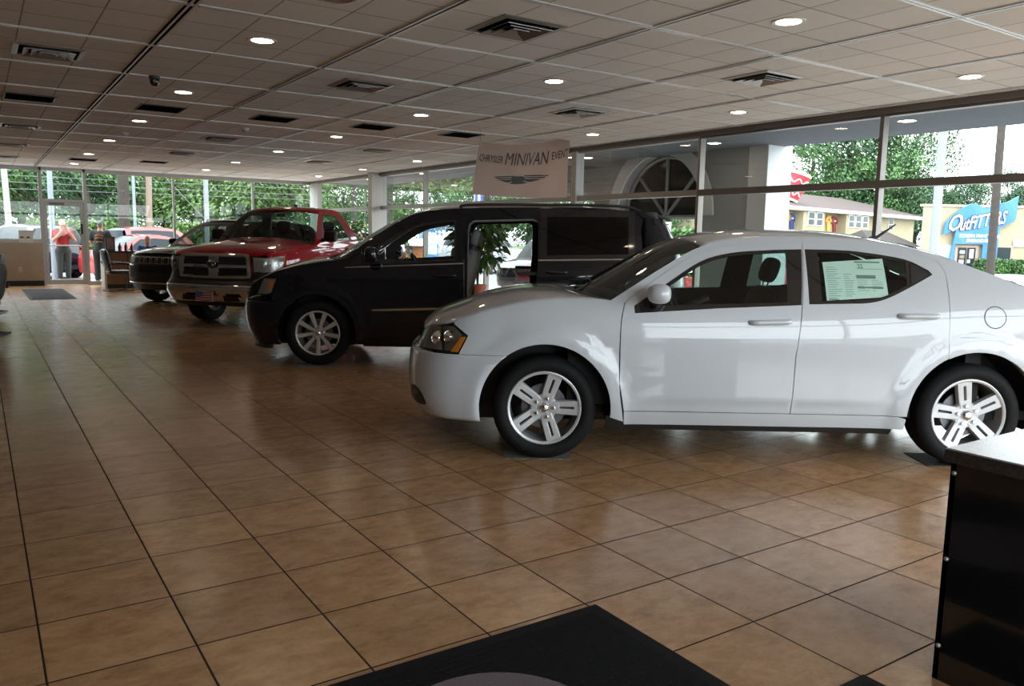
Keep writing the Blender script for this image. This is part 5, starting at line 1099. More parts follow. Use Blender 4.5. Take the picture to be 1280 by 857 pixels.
sf = MB(); P8 = [(9.72, -.6), (12.02, -.6), (11.14, 22.0), (9.2, 22.0)]
sf.prism(P8, H, H+.5, lambda a, b, d: (a, b, d)); struct(sf.build('soffit', mat('canopy soffit', (.095, .11, .13), .9, bump=(40, .3))))
for y in (3.3, 6.6, 9.9, 13.2):
    o = thing('reflection_disc', 'added disc imitating a reflected downlight under the outside canopy, %s from the right' % {3.3: 'first', 6.6: 'second', 9.9: 'third', 13.2: 'fourth'}[y], 'light', (10.55, y, H), 0, 'reflection discs'); MB().lathe([(0, -.004), (.08, -.004), (.10, 0)], 20, cap=False).build('diffuser', lampw, o); MB().lathe([(.10, 0), (.115, -.006), (.12, 0)], 20, cap=False).build('trim_ring', MATS['white enamel'], o)  # added glowing discs stand in for downlights reflected in the window glass
# arched portal along the canopy edge
pw = thing('entrance_portal', 'shade-grey entrance portal with a big dark arched window, outside the right-hand glass', 'building', (11.62, 0, 0))
def ap(yc, zc, R, a0, a1, n=24): return [(yc+R*math.cos(math.radians(a0+(a1-a0)*k/n)), zc+R*math.sin(math.radians(a0+(a1-a0)*k/n))) for k in range(n+1)]
yc, zc = 8.68, 2.02; Ro, Ri = 1.42, 1.16
wall = [(6.30, GZ), (7.72, GZ), (7.72, 1.90)]+[(yc-1.10+.0, 1.90)]; arch = ap(yc, 1.92, Ri, 0, 180)
outer = [(6.50, GZ), (7.60, GZ), (7.60, 1.88)]+[(yc-Ri, 1.88)]+arch[::-1][0:0]+[p for p in ap(yc, 1.92, Ri, 180, 0)]+[(yc+Ri, 1.88), (10.05, 1.88), (10.05, GZ), (11.6, GZ), (11.6, 3.6), (6.50, 3.6)]
V2, F = cdt(outer, (), .4); w_ = MB().add([(0, y, z) for y, z in V2], F); w_.build('wall', stuc, pw, solid=.55, off=0)
pil = MB().span((-.30, 6.12, GZ), (.32, 6.52, 3.6)); tag(pil.build('column', wht, pw, bevel=.01), 'white lit end column')
ring = MB().grid(lambda u, v: (-.30-.05*0, yc+(Ri+(Ro-Ri)*v)*math.cos(PI*u), 1.92+(Ri+(Ro-Ri)*v)*math.sin(PI*u)), 30, 2); ring.build('arch_trim', wht, pw, solid=.04, off=0)
MB().prism(ap(yc, 1.92, Ri+.02, 0, 180), -.02, .0, lambda a, b, d: (d, a, b)).build('arch_window', mat('dark portal glass', (.012, .014, .016), .15, spec=.12), pw)
bars = MB(); fm = mat('grey arch bars', (.30, .32, .33), .5, .3)
for a in (45, 90, 135): bars.tube([(-.06, yc, 1.92), (-.06, yc+Ri*math.cos(math.radians(a)), 1.92+Ri*math.sin(math.radians(a)))], .035, 6)
bars.tube([(-.06, yc-Ri, 1.90), (-.06, yc+Ri, 1.90)], .045, 6); bars.tube([(-.06, a, b) for a, b in ap(yc, 1.92, Ri-.03, 0, 180)], .045, 6); bars.build('glazing_bar', fm, pw)
# shop with the giant T-shirt
U = Vector((.832, -.555, 0)); N_ = Vector((-.555, -.832, 0)); cream = mat('cream stucco', (.33, .28, .18), .9, noise=(.8, .95, 1.05)); S0 = Vector((49.7, 25.2, 0))
def sp(u, d, z): return S0+U*u+N_*d+Vector((0, 0, z))
def sbox(mb, u0, u1, d0, d1, z0, z1):
    V = [sp(u, d, z) for z in (z0, z1) for u, d in ((u0, d0), (u1, d0), (u1, d1), (u0, d1))]; return mb.add(V, [(3, 2, 1, 0), (4, 5, 6, 7), (0, 1, 5, 4), (1, 2, 6, 5), (2, 3, 7, 6), (3, 0, 4, 7)])
sh = thing('shop_building', 'cream flat-roofed shop across the street behind the blue shirt sign', 'building', (0, 0, 0))
MB().add([sp(u+(-.56*d if u == 0 else 0), d, z) for z in (GZ, 3.95) for u, d in ((0, -10), (16, -10), (16, 0), (0, 0))], [(3, 2, 1, 0), (4, 5, 6, 7), (0, 1, 5, 4), (1, 2, 6, 5), (2, 3, 7, 6), (3, 0, 4, 7)]).build('wall', cream, sh); sbox(MB(), -.08, 16.08, -.3, .08, 3.90, 4.05).build('parapet', mat('tan coping', (.36, .30, .21), .8), sh)
dgl = mat('dark shop glass', (.02, .028, .032), .3, spec=.15); tanf = mat('pinkish frame', (.36, .25, .20), .7)
for u0, u1, z0, z1 in ((.95, 1.95, .62, 1.52), (4.25, 5.65, .40, 1.45), (7.2, 9.2, .4, 1.5)):
    f = sbox(MB(), u0-.12, u1+.12, 0, .07, z0-.12, z1+.12).build('window', tanf, sh); sbox(MB(), u0, u1, .06, .085, z0, z1).build('pane', dgl if u0 > 2 else mat('pale blind', (.38, .48, .48), .5), f)
f = sbox(MB(), 2.15, 3.62, 0, .10, GZ, 1.55).build('door', tanf, sh); sbox(MB(), 2.33, 2.86, .09, .12, GZ, 1.40).build('door_leaf', dgl, f); sbox(MB(), 2.90, 3.43, .09, .12, GZ, 1.40).build('door_leaf', dgl, f)
for u0, z0, w2, h2, c in ((2.45, 1.02, .30, .20, 'white card'), (2.45, .72, .3, .2, 'grey print picture'), (2.42, .35, .30, .28, 'white card'), (3.05, .75, .26, .55, 'white card'), (2.95, .45, .18, .2, 'white card')): sbox(MB(), u0, u0+w2, .12, .13, z0, z0+h2).build('poster', MATS[c], f)
sg = thing('number_sign', 'white sign reading 1800 on the cream shop wall', 'sign', tuple(sp(6.0, .05, 1.72))); sg.rotation_euler = (0, 0, math.atan2(U.y, U.x))
MB().span((-.25, -.05, -.2), (2.0, 0, .2)).build('board', MATS['white card'], sg); text_mb('1800', .42, lambda x, y, d: (x-.18, -.055, y), align='LEFT', res=2).build('lettering', mat('pink sign paint', (.55, .06, .12), .6), sg)
ts = thing('shirt_sign', 'giant blue T-shirt shaped shop sign on the cream building', 'sign', tuple(sp(2.9, .25, 0))); ts.rotation_euler = (0, 0, math.atan2(U.y, U.x))
bl = mat('sky blue sign paint', (.035, .16, .46), .5)
out = spl([(-1.75, 2.95), (-.95, 3.62), (-.15, 4.08), (.30, 4.10)], 3)+spl([(.35, 4.06), (.75, 3.88), (1.15, 3.86), (1.55, 4.08)], 4)+spl([(1.60, 4.12), (2.4, 4.25), (3.15, 4.62)], 3)+[(3.02, 3.2)]+spl([(2.95, 3.1), (2.5, 2.85), (2.1, 2.70)], 3)+[(1.98, 2.0), (1.98, -.13), (.98, -.13), (.98, 1.62), (-.95, 1.62), (-.95, -.13), (-1.22, -.13)]+spl([(-1.20, .9), (-1.05, 2.2), (-.98, 2.6)], 3)+[(-1.72, 2.18), (-1.86, 2.24)]
out = [(a*.90-.05, b) for a, b in out]
V2, F = cdt(out, (), .35); MB().add([(x, -.05-.04*math.sin(3*x+2*z), z) for x, z in V2], F).build('shirt_panel', bl, ts, solid=.12, off=0)
def sw(x0, z0, d=-.16): return lambda x, y, q: (x0+x, d, z0+y+.10*x)
def tfit(txt, x0, x1, z0, h, rise, d, **k):
    t = text_mb(txt, 1, lambda x, y, q: (x, y, 0), res=2, **k); A = np.array(t.v); lo, hi = A.min(0), A.max(0)
    t.v = [(x0+(x1-x0)*(p[0]-lo[0])/(hi[0]-lo[0]), d, z0+rise*(p[0]-lo[0])/(hi[0]-lo[0])+h*(p[1]-lo[1])/(hi[1]-lo[1])) for p in t.v]; return t
lt = []
for dd, gx, bo, nm, mm in ((-.155, .05, .055, 'lettering_outline', trim_blk), (-.18, 0, .012, 'lettering', MATS['white card'])):  # black outline behind the white letters
    t = tfit('O', -1.42-gx, -.62+gx, 2.36-gx, 1.02+2*gx, .12, dd, bold=bo, shear=.35); t2 = tfit('utFiTTeRS', -.72-gx, 2.12+gx, 2.42-gx, .80+2*gx, .52, dd, bold=bo, shear=.3); t.add(t2.v, t2.f); t.build(nm, mm, ts)
a = text_mb('SCREEN PRINTING &', .27, lambda x, y, q: (.52+x, -.16, 2.12+y), bold=.008, res=2); b = text_mb('EMBROIDERY', .27, lambda x, y, q: (.52+x, -.16, 1.83+y), bold=.008, res=2); a.add(b.v, b.f); a.build('lettering', MATS['white card'], ts)
# brown-roofed building with shirts on the wall and a giant cup on the roof
A0 = Vector((46.2, 33.65, 0)); UA = Vector((.981, .185, 0)).normalized(); NA = Vector((UA.y, -UA.x, 0))
def pa(u, d, z): return A0+UA*u+NA*d+Vector((0, 0, z))
def abox(mb, u0, u1, d0, d1, z0, z1):
    V = [pa(u, d, z) for z in (z0, z1) for u, d in ((u0, d0), (u1, d0), (u1, d1), (u0, d1))]; return mb.add(V, [(3, 2, 1, 0), (4, 5, 6, 7), (0, 1, 5, 4), (1, 2, 6, 5), (2, 3, 7, 6), (3, 0, 4, 7)])
ba = thing('motel_building', 'cream building with a low brown shingled roof beyond the parking lot', 'building')
abox(MB(), -1.5, 26, -9, 0, GZ, 3.85).build('wall', cream, ba)
for u0, u1 in ((2.8, 6.2), (9.9, 14.2)): abox(MB(), u0, u1, 0, .7, GZ, 3.85).build('wall_bay', cream, ba)
abox(MB(), -2, 26.5, .2, 1.0, 3.78, 4.02).build('fascia', wht, ba)
rf = MB().add([pa(-2.1, 1.05, 3.98), pa(26.6, 1.05, 3.98), pa(22, -5, 5.65), pa(2, -5, 5.65), pa(-2.1, -10, 3.98), pa(26.6, -10, 3.98)], [(0, 1, 2, 3), (1, 5, 2), (5, 4, 3, 2), (4, 0, 3), (0, 4, 5, 1)]); rf.build('roof', mat('brown shingles', (.055, .034, .031), .9, noise=(9, .8, 1.2), bump=(12, .5)), ba)
gw = mat('white window frame', (.55, .56, .55), .6)
for u0, d in ((3.5, .7), (4.8, .7), (10.3, .7), (11.6, .7), (12.9, .7), (20.0, 0)):
    f = abox(MB(), u0-.08, u0+1.0, d, d+.06, 2.75, 3.74).build('window', gw, ba)
    for z0, z1 in ((2.82, 3.20), (3.27, 3.67)): abox(MB(), u0+.04, u0+.88, d+.05, d+.075, z0, z1).build('pane', dgl, f)
def wshirt(u, z, c, label, s=1.0, lean=0):
    o = thing('wall_shirt', label, 'sign', tuple(pa(u, .06, z))); o.rotation_euler = (0, 0, math.atan2(UA.y, UA.x))
    pts = [(-.35, -.9), (.35, -.9), (.36, .25), (.62, .0), (.85, .32), (.48, .78), (.16, .88), (0, .78), (-.16, .88), (-.48, .78), (-.85, .32), (-.62, .0), (-.36, .25)]
    pts = [((x+lean*y)*s, y*s) for x, y in pts]; MB().prism(pts, -.04, .05, lambda a, b, d: (a, -d, b)).build('shirt_panel', c, o)
    MB().span((-.2*s, -.075, .28*s), (.22*s, -.05, .42*s)).build('chest_print', MATS['white card'] if c.name != 'yellow shirt paint' else MATS['dark print'], o)
yl = mat('yellow shirt paint', (.55, .33, .03), .6)
wshirt(1.55, 3.0, yl, 'yellow shirt sign at the left end of the cream wall', .72, .1); wshirt(2.35, 3.0, mat('navy shirt paint', (.03, .05, .2), .6), 'navy shirt sign beside the left yellow one', .66, -.15)
wshirt(7.2, 3.0, mat('red shirt paint', (.45, .02, .03), .6), 'bright red shirt sign, left of the group of three', .62, .2); wshirt(8.2, 3.05, yl, 'yellow shirt sign between the two red ones', .64); wshirt(9.25, 3.0, mat('maroon shirt paint', (.20, .015, .02), .6), 'maroon shirt sign, right of the group of three', .66, -.2)
cu = thing('giant_cup', 'giant tilted red drink cup standing on the brown roof', 'sign', tuple(pa(3.6, -.9, 4.55)), 0); cu.rotation_euler = (.12, .30, -.3)
MB().lathe([(0, 0), (.62, 0), (.85, 1.9), (.80, 1.9), (.6, .05)], 28, cap=False).build('cup_body', mat('red cup paint', (.50, .02, .03), .45), cu, smooth=40)
MB().lathe([(.85, 1.84), (.92, 1.86), (.92, 2.02), (.84, 2.06), (0, 2.06)], 28, cap=False).build('lid', MATS['white card'], cu, smooth=40); MB().lathe([(.63, -.02), (.66, .14), (.60, .14)], 28, cap=False).build('base_rim', MATS['white card'], cu)
sw_ = MB()
for k, (z, a0, a1) in enumerate(((1.35, 3.3, 5.5), (.85, 3.6, 5.8), (.45, 3.4, 5.2))):
    P = []
    for i in range(22):
        t = i/21; a = a0+(a1-a0)*t; zz = z+.13*math.sin(t*16+k)+.1*t; r = .62+.23*zz/1.9+.015; P.append((r*math.cos(a), r*math.sin(a), zz))
    sw_.tube(P, .05, 6)
sw_.build('white_swirl', MATS['white card'], cu)
br = thing('small_roof', 'low dark brown roof of a shed showing right of the sedan roof antenna', 'building', (47.8, 27.3, GZ)); MB().span((-2.2, -1.5, 0), (2.2, 1.5, 1.5)).build('wall', cream, br); MB().add([(-2.6, -1.9, 1.5), (2.6, -1.9, 1.5), (2.6, 1.9, 1.5), (-2.6, 1.9, 1.5), (-1.2, 0, 2.5), (1.4, 0, 2.5)], [(0, 1, 5, 4), (1, 2, 5), (2, 3, 4, 5), (3, 0, 4), (3, 2, 1, 0)]).build('roof', mat('dark shingles', (.030, .022, .020), .9), br)
hs = thing('blue_house', 'pale blue house with bright blue window trim, seen through the minivan front window', 'building', (26.5, 33.1, GZ), -.49); hs.scale = (1, 1, .68)
MB().span((-7, 0, 0), (-4.4, 6, 3.3)).build('wall', mat('pale blue siding', (.34, .46, .55), .8), hs); MB().add([(-7.3, -.4, 3.2), (-4.1, -.4, 3.2), (-4.1, 6.4, 3.2), (-7.3, 6.4, 3.2), (-6.4, 3, 4.6), (-5.0, 3, 4.6)], [(0, 1, 5, 4), (1, 2, 5), (2, 3, 4, 5), (3, 0, 4), (3, 2, 1, 0)]).build('roof', mat('grey shingles', (.25, .25, .25), .9), hs)
for x in (-6.75, -5.6): f = MB().span((x-.05, -.06, .7), (x+.95, 0, 2.9)).build('window', mat('bright blue trim', (.03, .22, .55), .6), hs); MB().span((x+.15, -.09, .95), (x+.75, -.05, 2.7)).build('pane', MATS['white window frame'], f)
tr = thing('box_trailer', 'red and orange food trailer outside, seen through the minivan front window', 'trailer', (18.1, 33.0, GZ), -.46); tr.scale = (.45, .45, .58)
MB().span((-1.6, -1, .4), (1.6, 1, 2.0)).build('body', mat('maroon trailer paint', (.22, .02, .03), .5), tr, bevel=.06); MB().span((-1.3, -1.03, 1.25), (.3, -.99, 1.8)).build('sign_panel', mat('purple sign', (.16, .07, .25), .5), tr); MB().span((.35, -1.03, .9), (1.5, -.99, 1.9)).build('sign_panel', mat('orange sign', (.5, .17, .06), .5), tr)
MB().add([(-1.7, -1.9, 1.95), (1.7, -1.9, 1.95), (1.7, -.9, 2.55), (-1.7, -.9, 2.55)], [(0, 1, 2, 3)]).build('awning', MATS['white card'], tr, solid=.03)
for x in (-.5, .5): MB().lathe([(0, .1), (.3, .1), (.33, 0), (.3, -.1), (0, -.1)], 20, Matrix.Translation((x, -.95, .33)) @ Matrix.Rotation(PI/2, 4, 'X'), cap=False).build('wheel', rubber, tr)
o = thing('street_sign', 'white sign board outside, under the dark arched window', 'sign', (17.8, 15.1, GZ), -.78)
MB().tube([(0, 0, 0), (0, 0, 2.15)], .025, 8).build('post', steel, o); MB().span((-.19, -.04, 1.72), (.19, -.03, 2.15)).build('board', MATS['white card'], o)
b = MB()
for k in range(4): b.span((-.13, -.045, 2.06-.09*k), (.13-.05*(k % 2), -.039, 2.10-.09*k))
b.build('sign_marks', MATS['dark print'], o)
o = thing('flag_banner', 'blue and white pole banner outside, just right of the beige banner', 'banner', (15.8, 23.0, GZ), -.6)
MB().tube([(0, 0, 0), (0, 0, 3.2)], .03, 8).build('post', steel, o); MB().span((.03, -.01, 2.1), (.30, .01, 3.15)).build('cloth', mat('blue banner cloth', (.06, .10, .45), .7), o); MB().span((.12, -.015, 2.1), (.21, .015, 3.15)).build('stripe', MATS['white card'], o)
# ------------------------------------------------------------------ poles, wires
gp = mat('galvanised pole', (.50, .52, .56), .45, .4); wp = mat('weathered pole wood', (.036, .028, .023), .9, noise=(9, .7, 1.25))
def pole(name, label, a, b, r, m, arm=True):
    o = thing(name, label, 'pole', (a[0], a[1], GZ)); d = (b[0]-a[0], b[1]-a[1], b[2]-GZ); MB().tube([(0, 0, 0), d], [r, r*.85], 12).build('shaft', m, o, smooth=50)
    if m is wp: MB().span((d[0]-.9, d[1]-.05, d[2]-.6), (d[0]+.9, d[1]+.05, d[2]-.48)).build('crossarm', wp, o)
    else: MB().lathe([(r*1.8, 0), (r*1.8, .03), (r*1.1, .05)], 12).build('base_plate', gp, o)
pole('utility_pole', 'weathered brown utility pole crossing the blue shirt sign', (23.3, 8.2), (24.7, 9.0, 9.0), .115, wp)
pole('sign_pole', 'white metal pole left of the blue shirt sign', (30.1, 13.55), (31.4, 14.3, 9.5), .17, mat('white pole paint', (.18, .205, .24), .5))
pole('utility_pole', 'thick brown utility pole outside the far windows, behind the reception desk', (5.2, 32), (5.34, 32, 8), .22, wp)
pole('utility_pole', 'slim tan pole outside the far windows, right of the thick brown one', (6.1, 32), (6.3, 32, 8), .12, mat('tan pole', (.20, .15, .115), .9))
for x, l, r in ((2.36, 'pale metal post just outside the far glass door', .10), (5.40, 'pale metal post right beside the thick brown utility pole', .07), (8.0, 'pale metal post outside the far windows above the pickup hood', .12)): pole('canopy_post', l, (x, 26 if x < 3 else 30.5), (x, 26 if x < 3 else 30.5, 4.6), r*(.85), MATS['white pole paint'])
pole('utility_pole', 'leaning pale pole at the far left edge', (1.45, 32), (1.25, 32, 7.5), .11, mat('pale pole', (.26, .25, .23), .8))
pole('utility_pole', 'tan pole outside the corner window behind the pickup cab', (15.2, 33), (15.3, 33, 8), .16, wp); pole('utility_pole', 'brown pole outside the window left of the banner', (19.0, 27.0), (19.1, 27, 8), .14, wp)
wire = mat('overhead cable', (.12, .125, .125), .6)
def cable(label, a, b, sag, r=.02):
    P = [Vector(a).lerp(Vector(b), t/14)-Vector((0, 0, sag*4*(t/14)*(1-t/14))) for t in range(15)]; tag(MB().tube(P, r, 5).build('overhead_cable', wire, None, smooth=60), label, 'cable', 'overhead cables')
for z, s in ((3.25, .1), (3.05, .16), (2.72, .05)): cable('overhead cable beyond the far windows, %s of three' % {3.25: 'top', 3.05: 'middle', 2.72: 'lowest'}[z], (-8, 33, z+.2), (34, 33.5, z+.5), s, .011)
cable('slanting guy wire outside the far windows over the pickup hood', (6.25, 31.9, 4.2), (8.0, 30.5, 1.9), 0, .014); cable('upper cable behind the canopy on the right', (24.6, 8.95, 8.2), (60, 60, 8.0), .5, .03); cable('middle cable behind the canopy on the right', (24.6, 8.95, 7.3), (60, 60, 7.2), .6, .03)
# ------------------------------------------------------------------ parked vehicles
def parked(name, label, cat, loc, rz, paint, Lw, wb, hh, zb, cab, suvb=False, R=.33):
    """simple complete car: Lw (front overhang, rear overhang, half width), roof height hh, belt zb, cab = x of cowl, roof front, roof rear, deck"""
    root = thing(name, label, cat, (loc[0], loc[1], GZ), rz); fo, ro, hw = Lw; c0, c1, c2, c3 = cab; tail = -wb-ro
    B = Body(root, [(.3, hw*.98), (-wb*.5, hw), (-wb, hw*.98)], [(fo, zb-.28), (c0, zb-.02), (-wb*.5, zb), (tail, zb+.04)], (.25, [(.3, fo*.94), (.55, fo), (.75, fo*.94), (zb, fo*.7)], 2.8), (-wb-.35, [(.3, tail+.05), (.6, tail), (zb, tail+.08), (hh, tail+.3)], 3), [(0, R+.01, R+.07), (-wb, R+.01, R+.07)], flare=.02, fw=(.03, .1), k1=.3, k2=.3)
    rr = tail+.12 if suvb else c3
    E = spl([(c0, zb+.0), ((c0+c1)/2, (zb+hh)/2+.05), (c1, hh-.06), ((c1+c2)/2, hh-.015), (c2, hh-.06), (rr if not suvb else tail+.3, zb+.03 if not suvb else hh-.18)], 4)
    def ep(a, b): return [p for p in E if b-1e-6 <= p[0] <= a+1e-6]
    gl = dgl; zl = R-.05
    hole = [(c0-.28, zb+.03), (c1-.06, hh-.12), ((c1+c2)/2, hh-.09), (c2+.06, hh-.12), (rr+.30 if not suvb else tail+.45, zb+.05)]
    lo = [(.25, zl)]+arc(0, R+.01, R+.07, -5, 185, 12)+arc(-wb, R+.01, R+.07, -5, 185, 12)+[(-wb-.34, zl)]
    top = [p for p in E if p[0] > -wb-.34]; fr = [(.25, zb-.10)]+[(c0*.5+.1, zb-.05)]
    B.side('body_side', paint, [(.25, zl)]+arc(0, R+.01, R+.07, -5, 185, 12)+arc(-wb, R+.01, R+.07, -5, 185, 12)+[(-wb-.34, zl), (-wb-.34, top[-1][1] if suvb else zb+.03)]+top[::-1]+fr[::-1], [hole], gap=0, step=.14)
    B.side('side_window', gl, hole, off=-.012, th=0, gap=-.01, step=.3)
    B.top('hood', paint, spl([(c0, zb), (c0*.5+.1, zb-.04), (.25, zb-.09), (fo*.62, zb-.2), (fo*.8, zb-.26)], 3), lambda u: (.15*(1-u)+.08*u, .05), th=0, nv=10)
    B.top('windshield', gl, ep(c0, c1), lambda u: (.15*(1-u)+.05, .03), th=0, nv=10); B.top('roof', paint, ep(c1, c2), lambda u: (.04*(1-u), .05), th=0, nv=10)
    B.top('rear_window', gl, ep(c2, -9), lambda u: (-.08, .03), th=0, nv=10)
    if not suvb: B.top('trunk_lid', paint, [(rr+.05, zb+.03), (tail+.1, zb+.02)], lambda u: (-.1, .02), th=0, nv=10)
    MB().grid(lambda u, v: B.nose(-PI/2+PI*u, zl+(zb-.22-zl)*v), 20, 6).build('front_bumper', paint, root, smooth=60); MB().grid(lambda u, v: B.nose(-PI/2+PI*u, zl+((hh-.55 if suvb else zb+.03)-zl)*v, True), 20, 8).build('rear_bumper', paint, root, smooth=60)
    if suvb: MB().grid(lambda u, v: B.nose((-PI/2+PI*u)*.82, hh-.62+.50*v, True, .015), 16, 5).build('tailgate_glass', gl, root, smooth=60)
    for s in (1, -1):
        B.side('tail_light', redl, [(tail+.12, zb-.12), (tail+.42, zb-.10), (tail+.42, zb+.0), (tail+.12, zb+.02)], off=.012, th=.01, sides=(s,), gap=0); B.side('headlight', lampin, [(fo-.16, zb-.40), (fo-.50, zb-.34), (fo-.50, zb-.20), (fo-.20, zb-.28)], off=.012, th=.01, sides=(s,), gap=0)
    MB().span((.3, -hw+.15, .18), (-wb-.2, hw-.15, .4)).build('underbody', trim_blk, root)
    for x in (0, -wb):
        for s in (1, -1):
            A = Matrix.Translation((x, s*(hw-.04), R)) @ Matrix.Rotation(-PI/2*s, 4, 'X'); w = MB().lathe([(R*.66, .0), (R*.72, .01), (R*.97, -.01), (R, -.04), (R, -.18), (R*.9, -.2)], 26, A, cap=False).build('wheel', rubber, root, smooth=40); MB().lathe([(0, -.03), (R*.3, -.02), (R*.62, -.035), (R*.66, .0), (R*.70, .004)], 20, A, cap=False).build('rim', silver, w, smooth=30)
    return root
redp = mat('bright red car paint', (.34, .010, .014), .3, coat=1); blkp = MATS['black car paint']; whp = MATS['white car paint']; slv = mat('silver car paint', (.40, .42, .44), .3, .4, coat=1)
SUVC = (-.55, -1.2, -2.9, -3.3); SED = (-.45, -1.15, -2.2, -2.9)
parked('parked_suv', 'red sport utility vehicle parked outside behind the reception desk', 'car', (7.2, 28.6), .35, redp, (.9, .8, .93), 2.7, 1.72, 1.02, SUVC, True, .36)
parked('parked_car', 'red car parked outside the glass door behind the person in red', 'car', (6.55, 25.9), .25, redp, (.9, .9, .9), 2.7, 1.46, .95, SED)
parked('parked_suv', 'black vehicle with red tail lamp outside the glass door, at its left edge', 'car', (1.15, 30.2), 2.0, blkp, (.9, .9, .95), 2.9, 1.75, 1.05, SUVC, True, .37)
parked('parked_car', 'white car parked outside beyond the low beige wall', 'car', (.1, 33.5), 3.0, whp, (.9, .95, .9), 2.7, 1.42, .95, SED)
parked('parked_suv', 'black vehicle outside, seen through the open minivan door', 'car', (13.2, 15.4), .5+PI, blkp, (.9, .8, .93), 2.7, 1.66, 1.0, SUVC, True)
parked('parked_car', 'silver-white car outside, right of the black one through the minivan door', 'car', (18.2, 20.8), -2.2, whp, (.9, .9, .9), 2.7, 1.45, .94, SED)
parked('parked_suv', 'white van far outside, upper right through the minivan door', 'van', (20.5, 27.6), -1.2, whp, (.8, .9, .97), 2.9, 2.0, 1.15, SUVC, True)
parked('parked_car', 'red car outside, seen through the white sedan front window', 'car', (15.5, 11.6), 2.6, redp, (.9, .9, .9), 2.7, 1.45, .94, SED)
parked('parked_car', 'silver car outside, behind the red one through the white sedan', 'car', (19.0, 13.2), 2.6, slv, (.9, .9, .9), 2.7, 1.45, .94, SED)
# ------------------------------------------------------------------ trees and hedges
def leaf_mat(name, c):
    m = mat(name, c, .6, noise=(.9, .45, 1.7)); return m
L1 = leaf_mat('fresh green leaves', (.050, .118, .028)); L2 = leaf_mat('deep green leaves', (.030, .080, .028)); L3 = leaf_mat('yellow green leaves', (.072, .135, .030)); bark = mat('tree bark', (.10, .08, .065), .95, noise=(6, .6, 1.3))
def foliage(seed, clumps, per, shape, ls, m):
    r = random.Random(seed); mb = MB(); V = []; F = []
    for k in range(clumps):
        a = r.random()*2*PI; zz = r.uniform(-.85, 1); q = math.sqrt(1-min(1, zz*zz)*.95)*r.uniform(.35, 1); c = Vector((shape[0]*q*math.cos(a), shape[0]*q*math.sin(a), shape[1]+shape[2]*zz)); R = r.uniform(.55, 1.0)*shape[3]
        for j in range(per):
            d = Vector((r.gauss(0, 1), r.gauss(0, 1), r.gauss(0, .75))).normalized(); p = c+d*R*r.uniform(.55, 1.05); n = (d+Vector((r.uniform(-.7, .7), r.uniform(-.7, .7), r.uniform(-.3, .8)))).normalized(); s = n.orthogonal().normalized()*ls*r.uniform(.6, 1.2); t = n.cross(s)*.55; i = len(V)
            V += [p-s, p-t*.9+s*.1, p+s, p+t*.9+s*.1]; F.append((i, i+1, i+2, i+3))
    return mb.add(V, F)
def tree_proto(seed, m, clumps=70, per=150, shape=(2.9, 4.6, 3.1, 1.1), ls=.115, trunk=3.2, n='tree', cat='tree'):
    o = thing(n, 'x', cat); foliage(seed, clumps, per, shape, ls, m).build('foliage', m, o, weld=False)
    t = MB().tube([(0, 0, 0), (.08, .05, trunk*.6), (.0, .1, trunk*1.5)], [.24, .19, .08], 10); r = random.Random(seed)
    for k in range(6):
        a = 2*PI*k/6+r.random(); t.tube([(.03, .04, trunk*(.6+.08*k)), (1.0*math.cos(a), 1.0*math.sin(a), trunk*1.05+.1*k), (2.0*math.cos(a), 2.0*math.sin(a), trunk*1.5)], [.10, .06, .02], 6)
    t.build('trunk', bark, o, smooth=60); return o
TP = [tree_proto(1, L1), tree_proto(2, L2), tree_proto(3, L3), tree_proto(4, L2, 60, 150, (2.3, 5.2, 3.6, 1.1), .115, 3.6)]
KN = ['fresh green tree', 'deep green tree', 'yellow-green tree', 'tall dark green tree']
TP.append(tree_proto(6, L1, 90, 170, (2.9, 4.6, 3.1, 1.0), .085)); KN.append('broad leafy tree')
TP.append(tree_proto(7, L2, 90, 170, (2.9, 4.6, 3.1, 1.0), .085)); KN.append('broad dark tree')
used = [False]*6
def plant_tree(k, x, y, s, rz, label, group='trees beyond the windows', sz=None):
    o = TP[k] if not used[k] else copy_tree(TP[k]); used[k] = True
    o.location = (x, y, GZ-.05); o.scale = (s, s, sz or s); o.rotation_euler = (0, 0, rz); tag(o, label, None, group)
NUM = ['first', 'second', 'third', 'fourth', 'fifth', 'sixth', 'seventh', 'eighth', 'ninth', 'tenth', 'eleventh', 'twelfth', 'thirteenth', 'fourteenth']
rt = random.Random(21)
def row(az0, az1, n, dist, s, where, kinds):
    for i in range(n):
        a = math.radians(az0+(az1-az0)*(i+.5)/n+rt.uniform(-.6, .6)); d = dist+rt.uniform(-2.5, 2.5); k = kinds[i % len(kinds)]
        plant_tree(k, .346+d*math.sin(a), -2.8+d*math.cos(a), s*rt.uniform(.88, 1.12), rt.uniform(0, 6.28), '%s, %s from the left %s' % (KN[k], NUM[i], where))
row(-2, 24, 8, 50, .95, 'in the front row beyond the far windows', (2, 0, 1, 0, 2, 1)); row(-3, 25, 9, 58, 1.25, 'in the back row beyond the far windows', (1, 3, 1, 0, 3))
row(-52, -3, 13, 50, 1.05, 'in the added unseen row left of the far windows', (1, 0, 3, 2)); row(24, 45, 7, 52, .95, 'in the front row beyond the right-hand windows', (0, 2, 0, 1)); row(24, 46, 7, 61, 1.25, 'in the back row beyond the right-hand windows', (1, 0, 3, 1))  # left row is out of view, added to darken the window-glass reflection
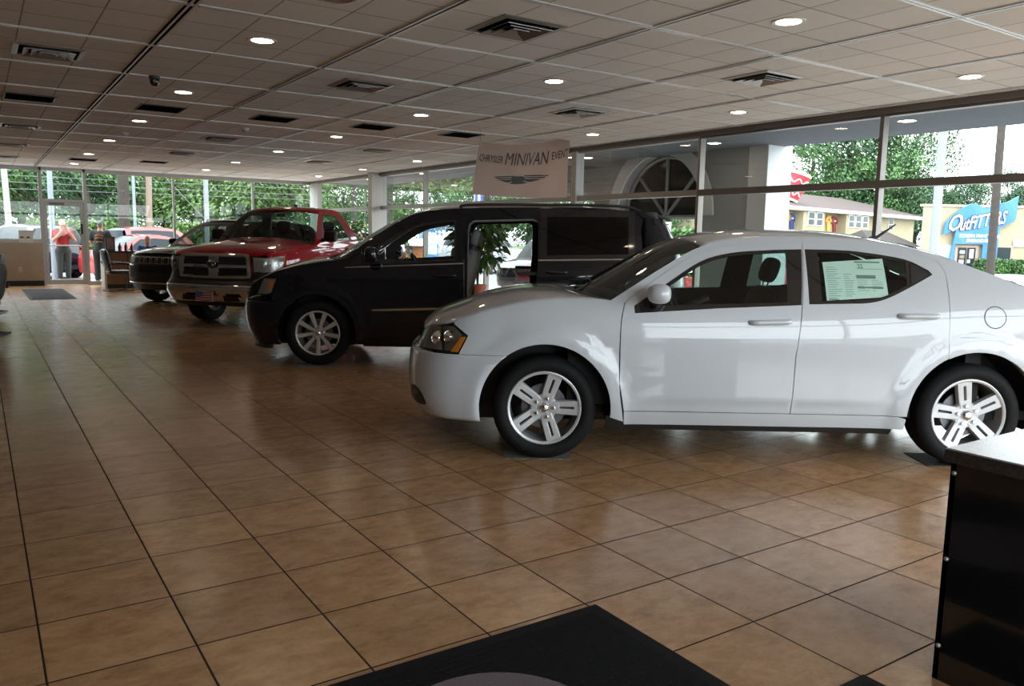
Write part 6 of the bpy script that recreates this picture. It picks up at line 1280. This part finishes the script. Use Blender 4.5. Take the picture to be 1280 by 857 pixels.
row(53, 60.5, 4, 92, 1.95, 'in the clump behind the brown-roofed building', (4, 5, 4, 5)); row(60, 66.5, 5, 100, 1.05, 'in the low line behind the cream shop', (1, 0, 1, 3))
def hedge(label, loc, rz, sx, sy, h, m, seed, n=26, per=120, ls=.07):
    r = random.Random(seed); V = []; F = []
    for k in range(int(n*per)):
        p = Vector((r.uniform(-1, 1), r.uniform(-1, 1), r.uniform(0, 1))); 
        e = r.randrange(3)
        if e == 0: p.z = 1
        elif e == 1: p.y = math.copysign(1, p.y)
        else: p.x = math.copysign(1, p.x)
        p = Vector((p.x*sx*.5*(1-.12*p.z**3), p.y*sy*.5*(1-.25*p.z**3), p.z*h))+Vector((r.gauss(0, .05), r.gauss(0, .05), r.gauss(0, .06)))
        nn = Vector((r.gauss(0, 1), r.gauss(0, 1), r.gauss(.5, 1))).normalized(); s = nn.orthogonal().normalized()*ls*r.uniform(.7, 1.3); t = nn.cross(s)*.6; i = len(V); V += [p-s, p-t, p+s, p+t]; F.append((i, i+1, i+2, i+3))
    o = thing('hedge', label, 'hedge', loc, rz); MB().add(V, F).build('foliage', m, o, weld=False)
    MB().box((0, 0, h*.45), (sx*.86, sy*.7, h*.86)).build('branches', bark, o); return o
az_ = math.atan2(U.y, U.x)
for u, d, sx, h, l in ((3.6, 1.6, 1.6, .75, 'small rounded green shrub left of the utility pole, before the shop door'), (5.4, 1.6, 1.6, .72, 'small rounded green shrub right of the utility pole'), (7.6, 3.2, 5.6, .62, 'long clipped green hedge in front of the cream shop')):
    hedge(l, tuple(sp(u, d, GZ)), az_, sx, 1.1, h, L1, int(u*10), 30, 110)
for x, y, s, l in ((15.5, 31.5, 2.6, 'leafy shrub outside the window left of the banner'), (13.2, 28.5, 2.2, 'leafy shrub outside, just above the minivan windscreen'), (23.6, 19.6, 6.5, 'wide green shrub seen below the dark arched window'), (10.6, 40, 4.5, 'dark green shrub outside the far windows behind the pickup'), (4.3, 41, 4.0, 'green shrub outside behind the red parked car')):
    hedge(l, (x, y, GZ), .3 if s < 6 else -.8, s, 2.0, 1.9, L3 if x < 16 else L1, int(x), int(12*s), 130, .11)
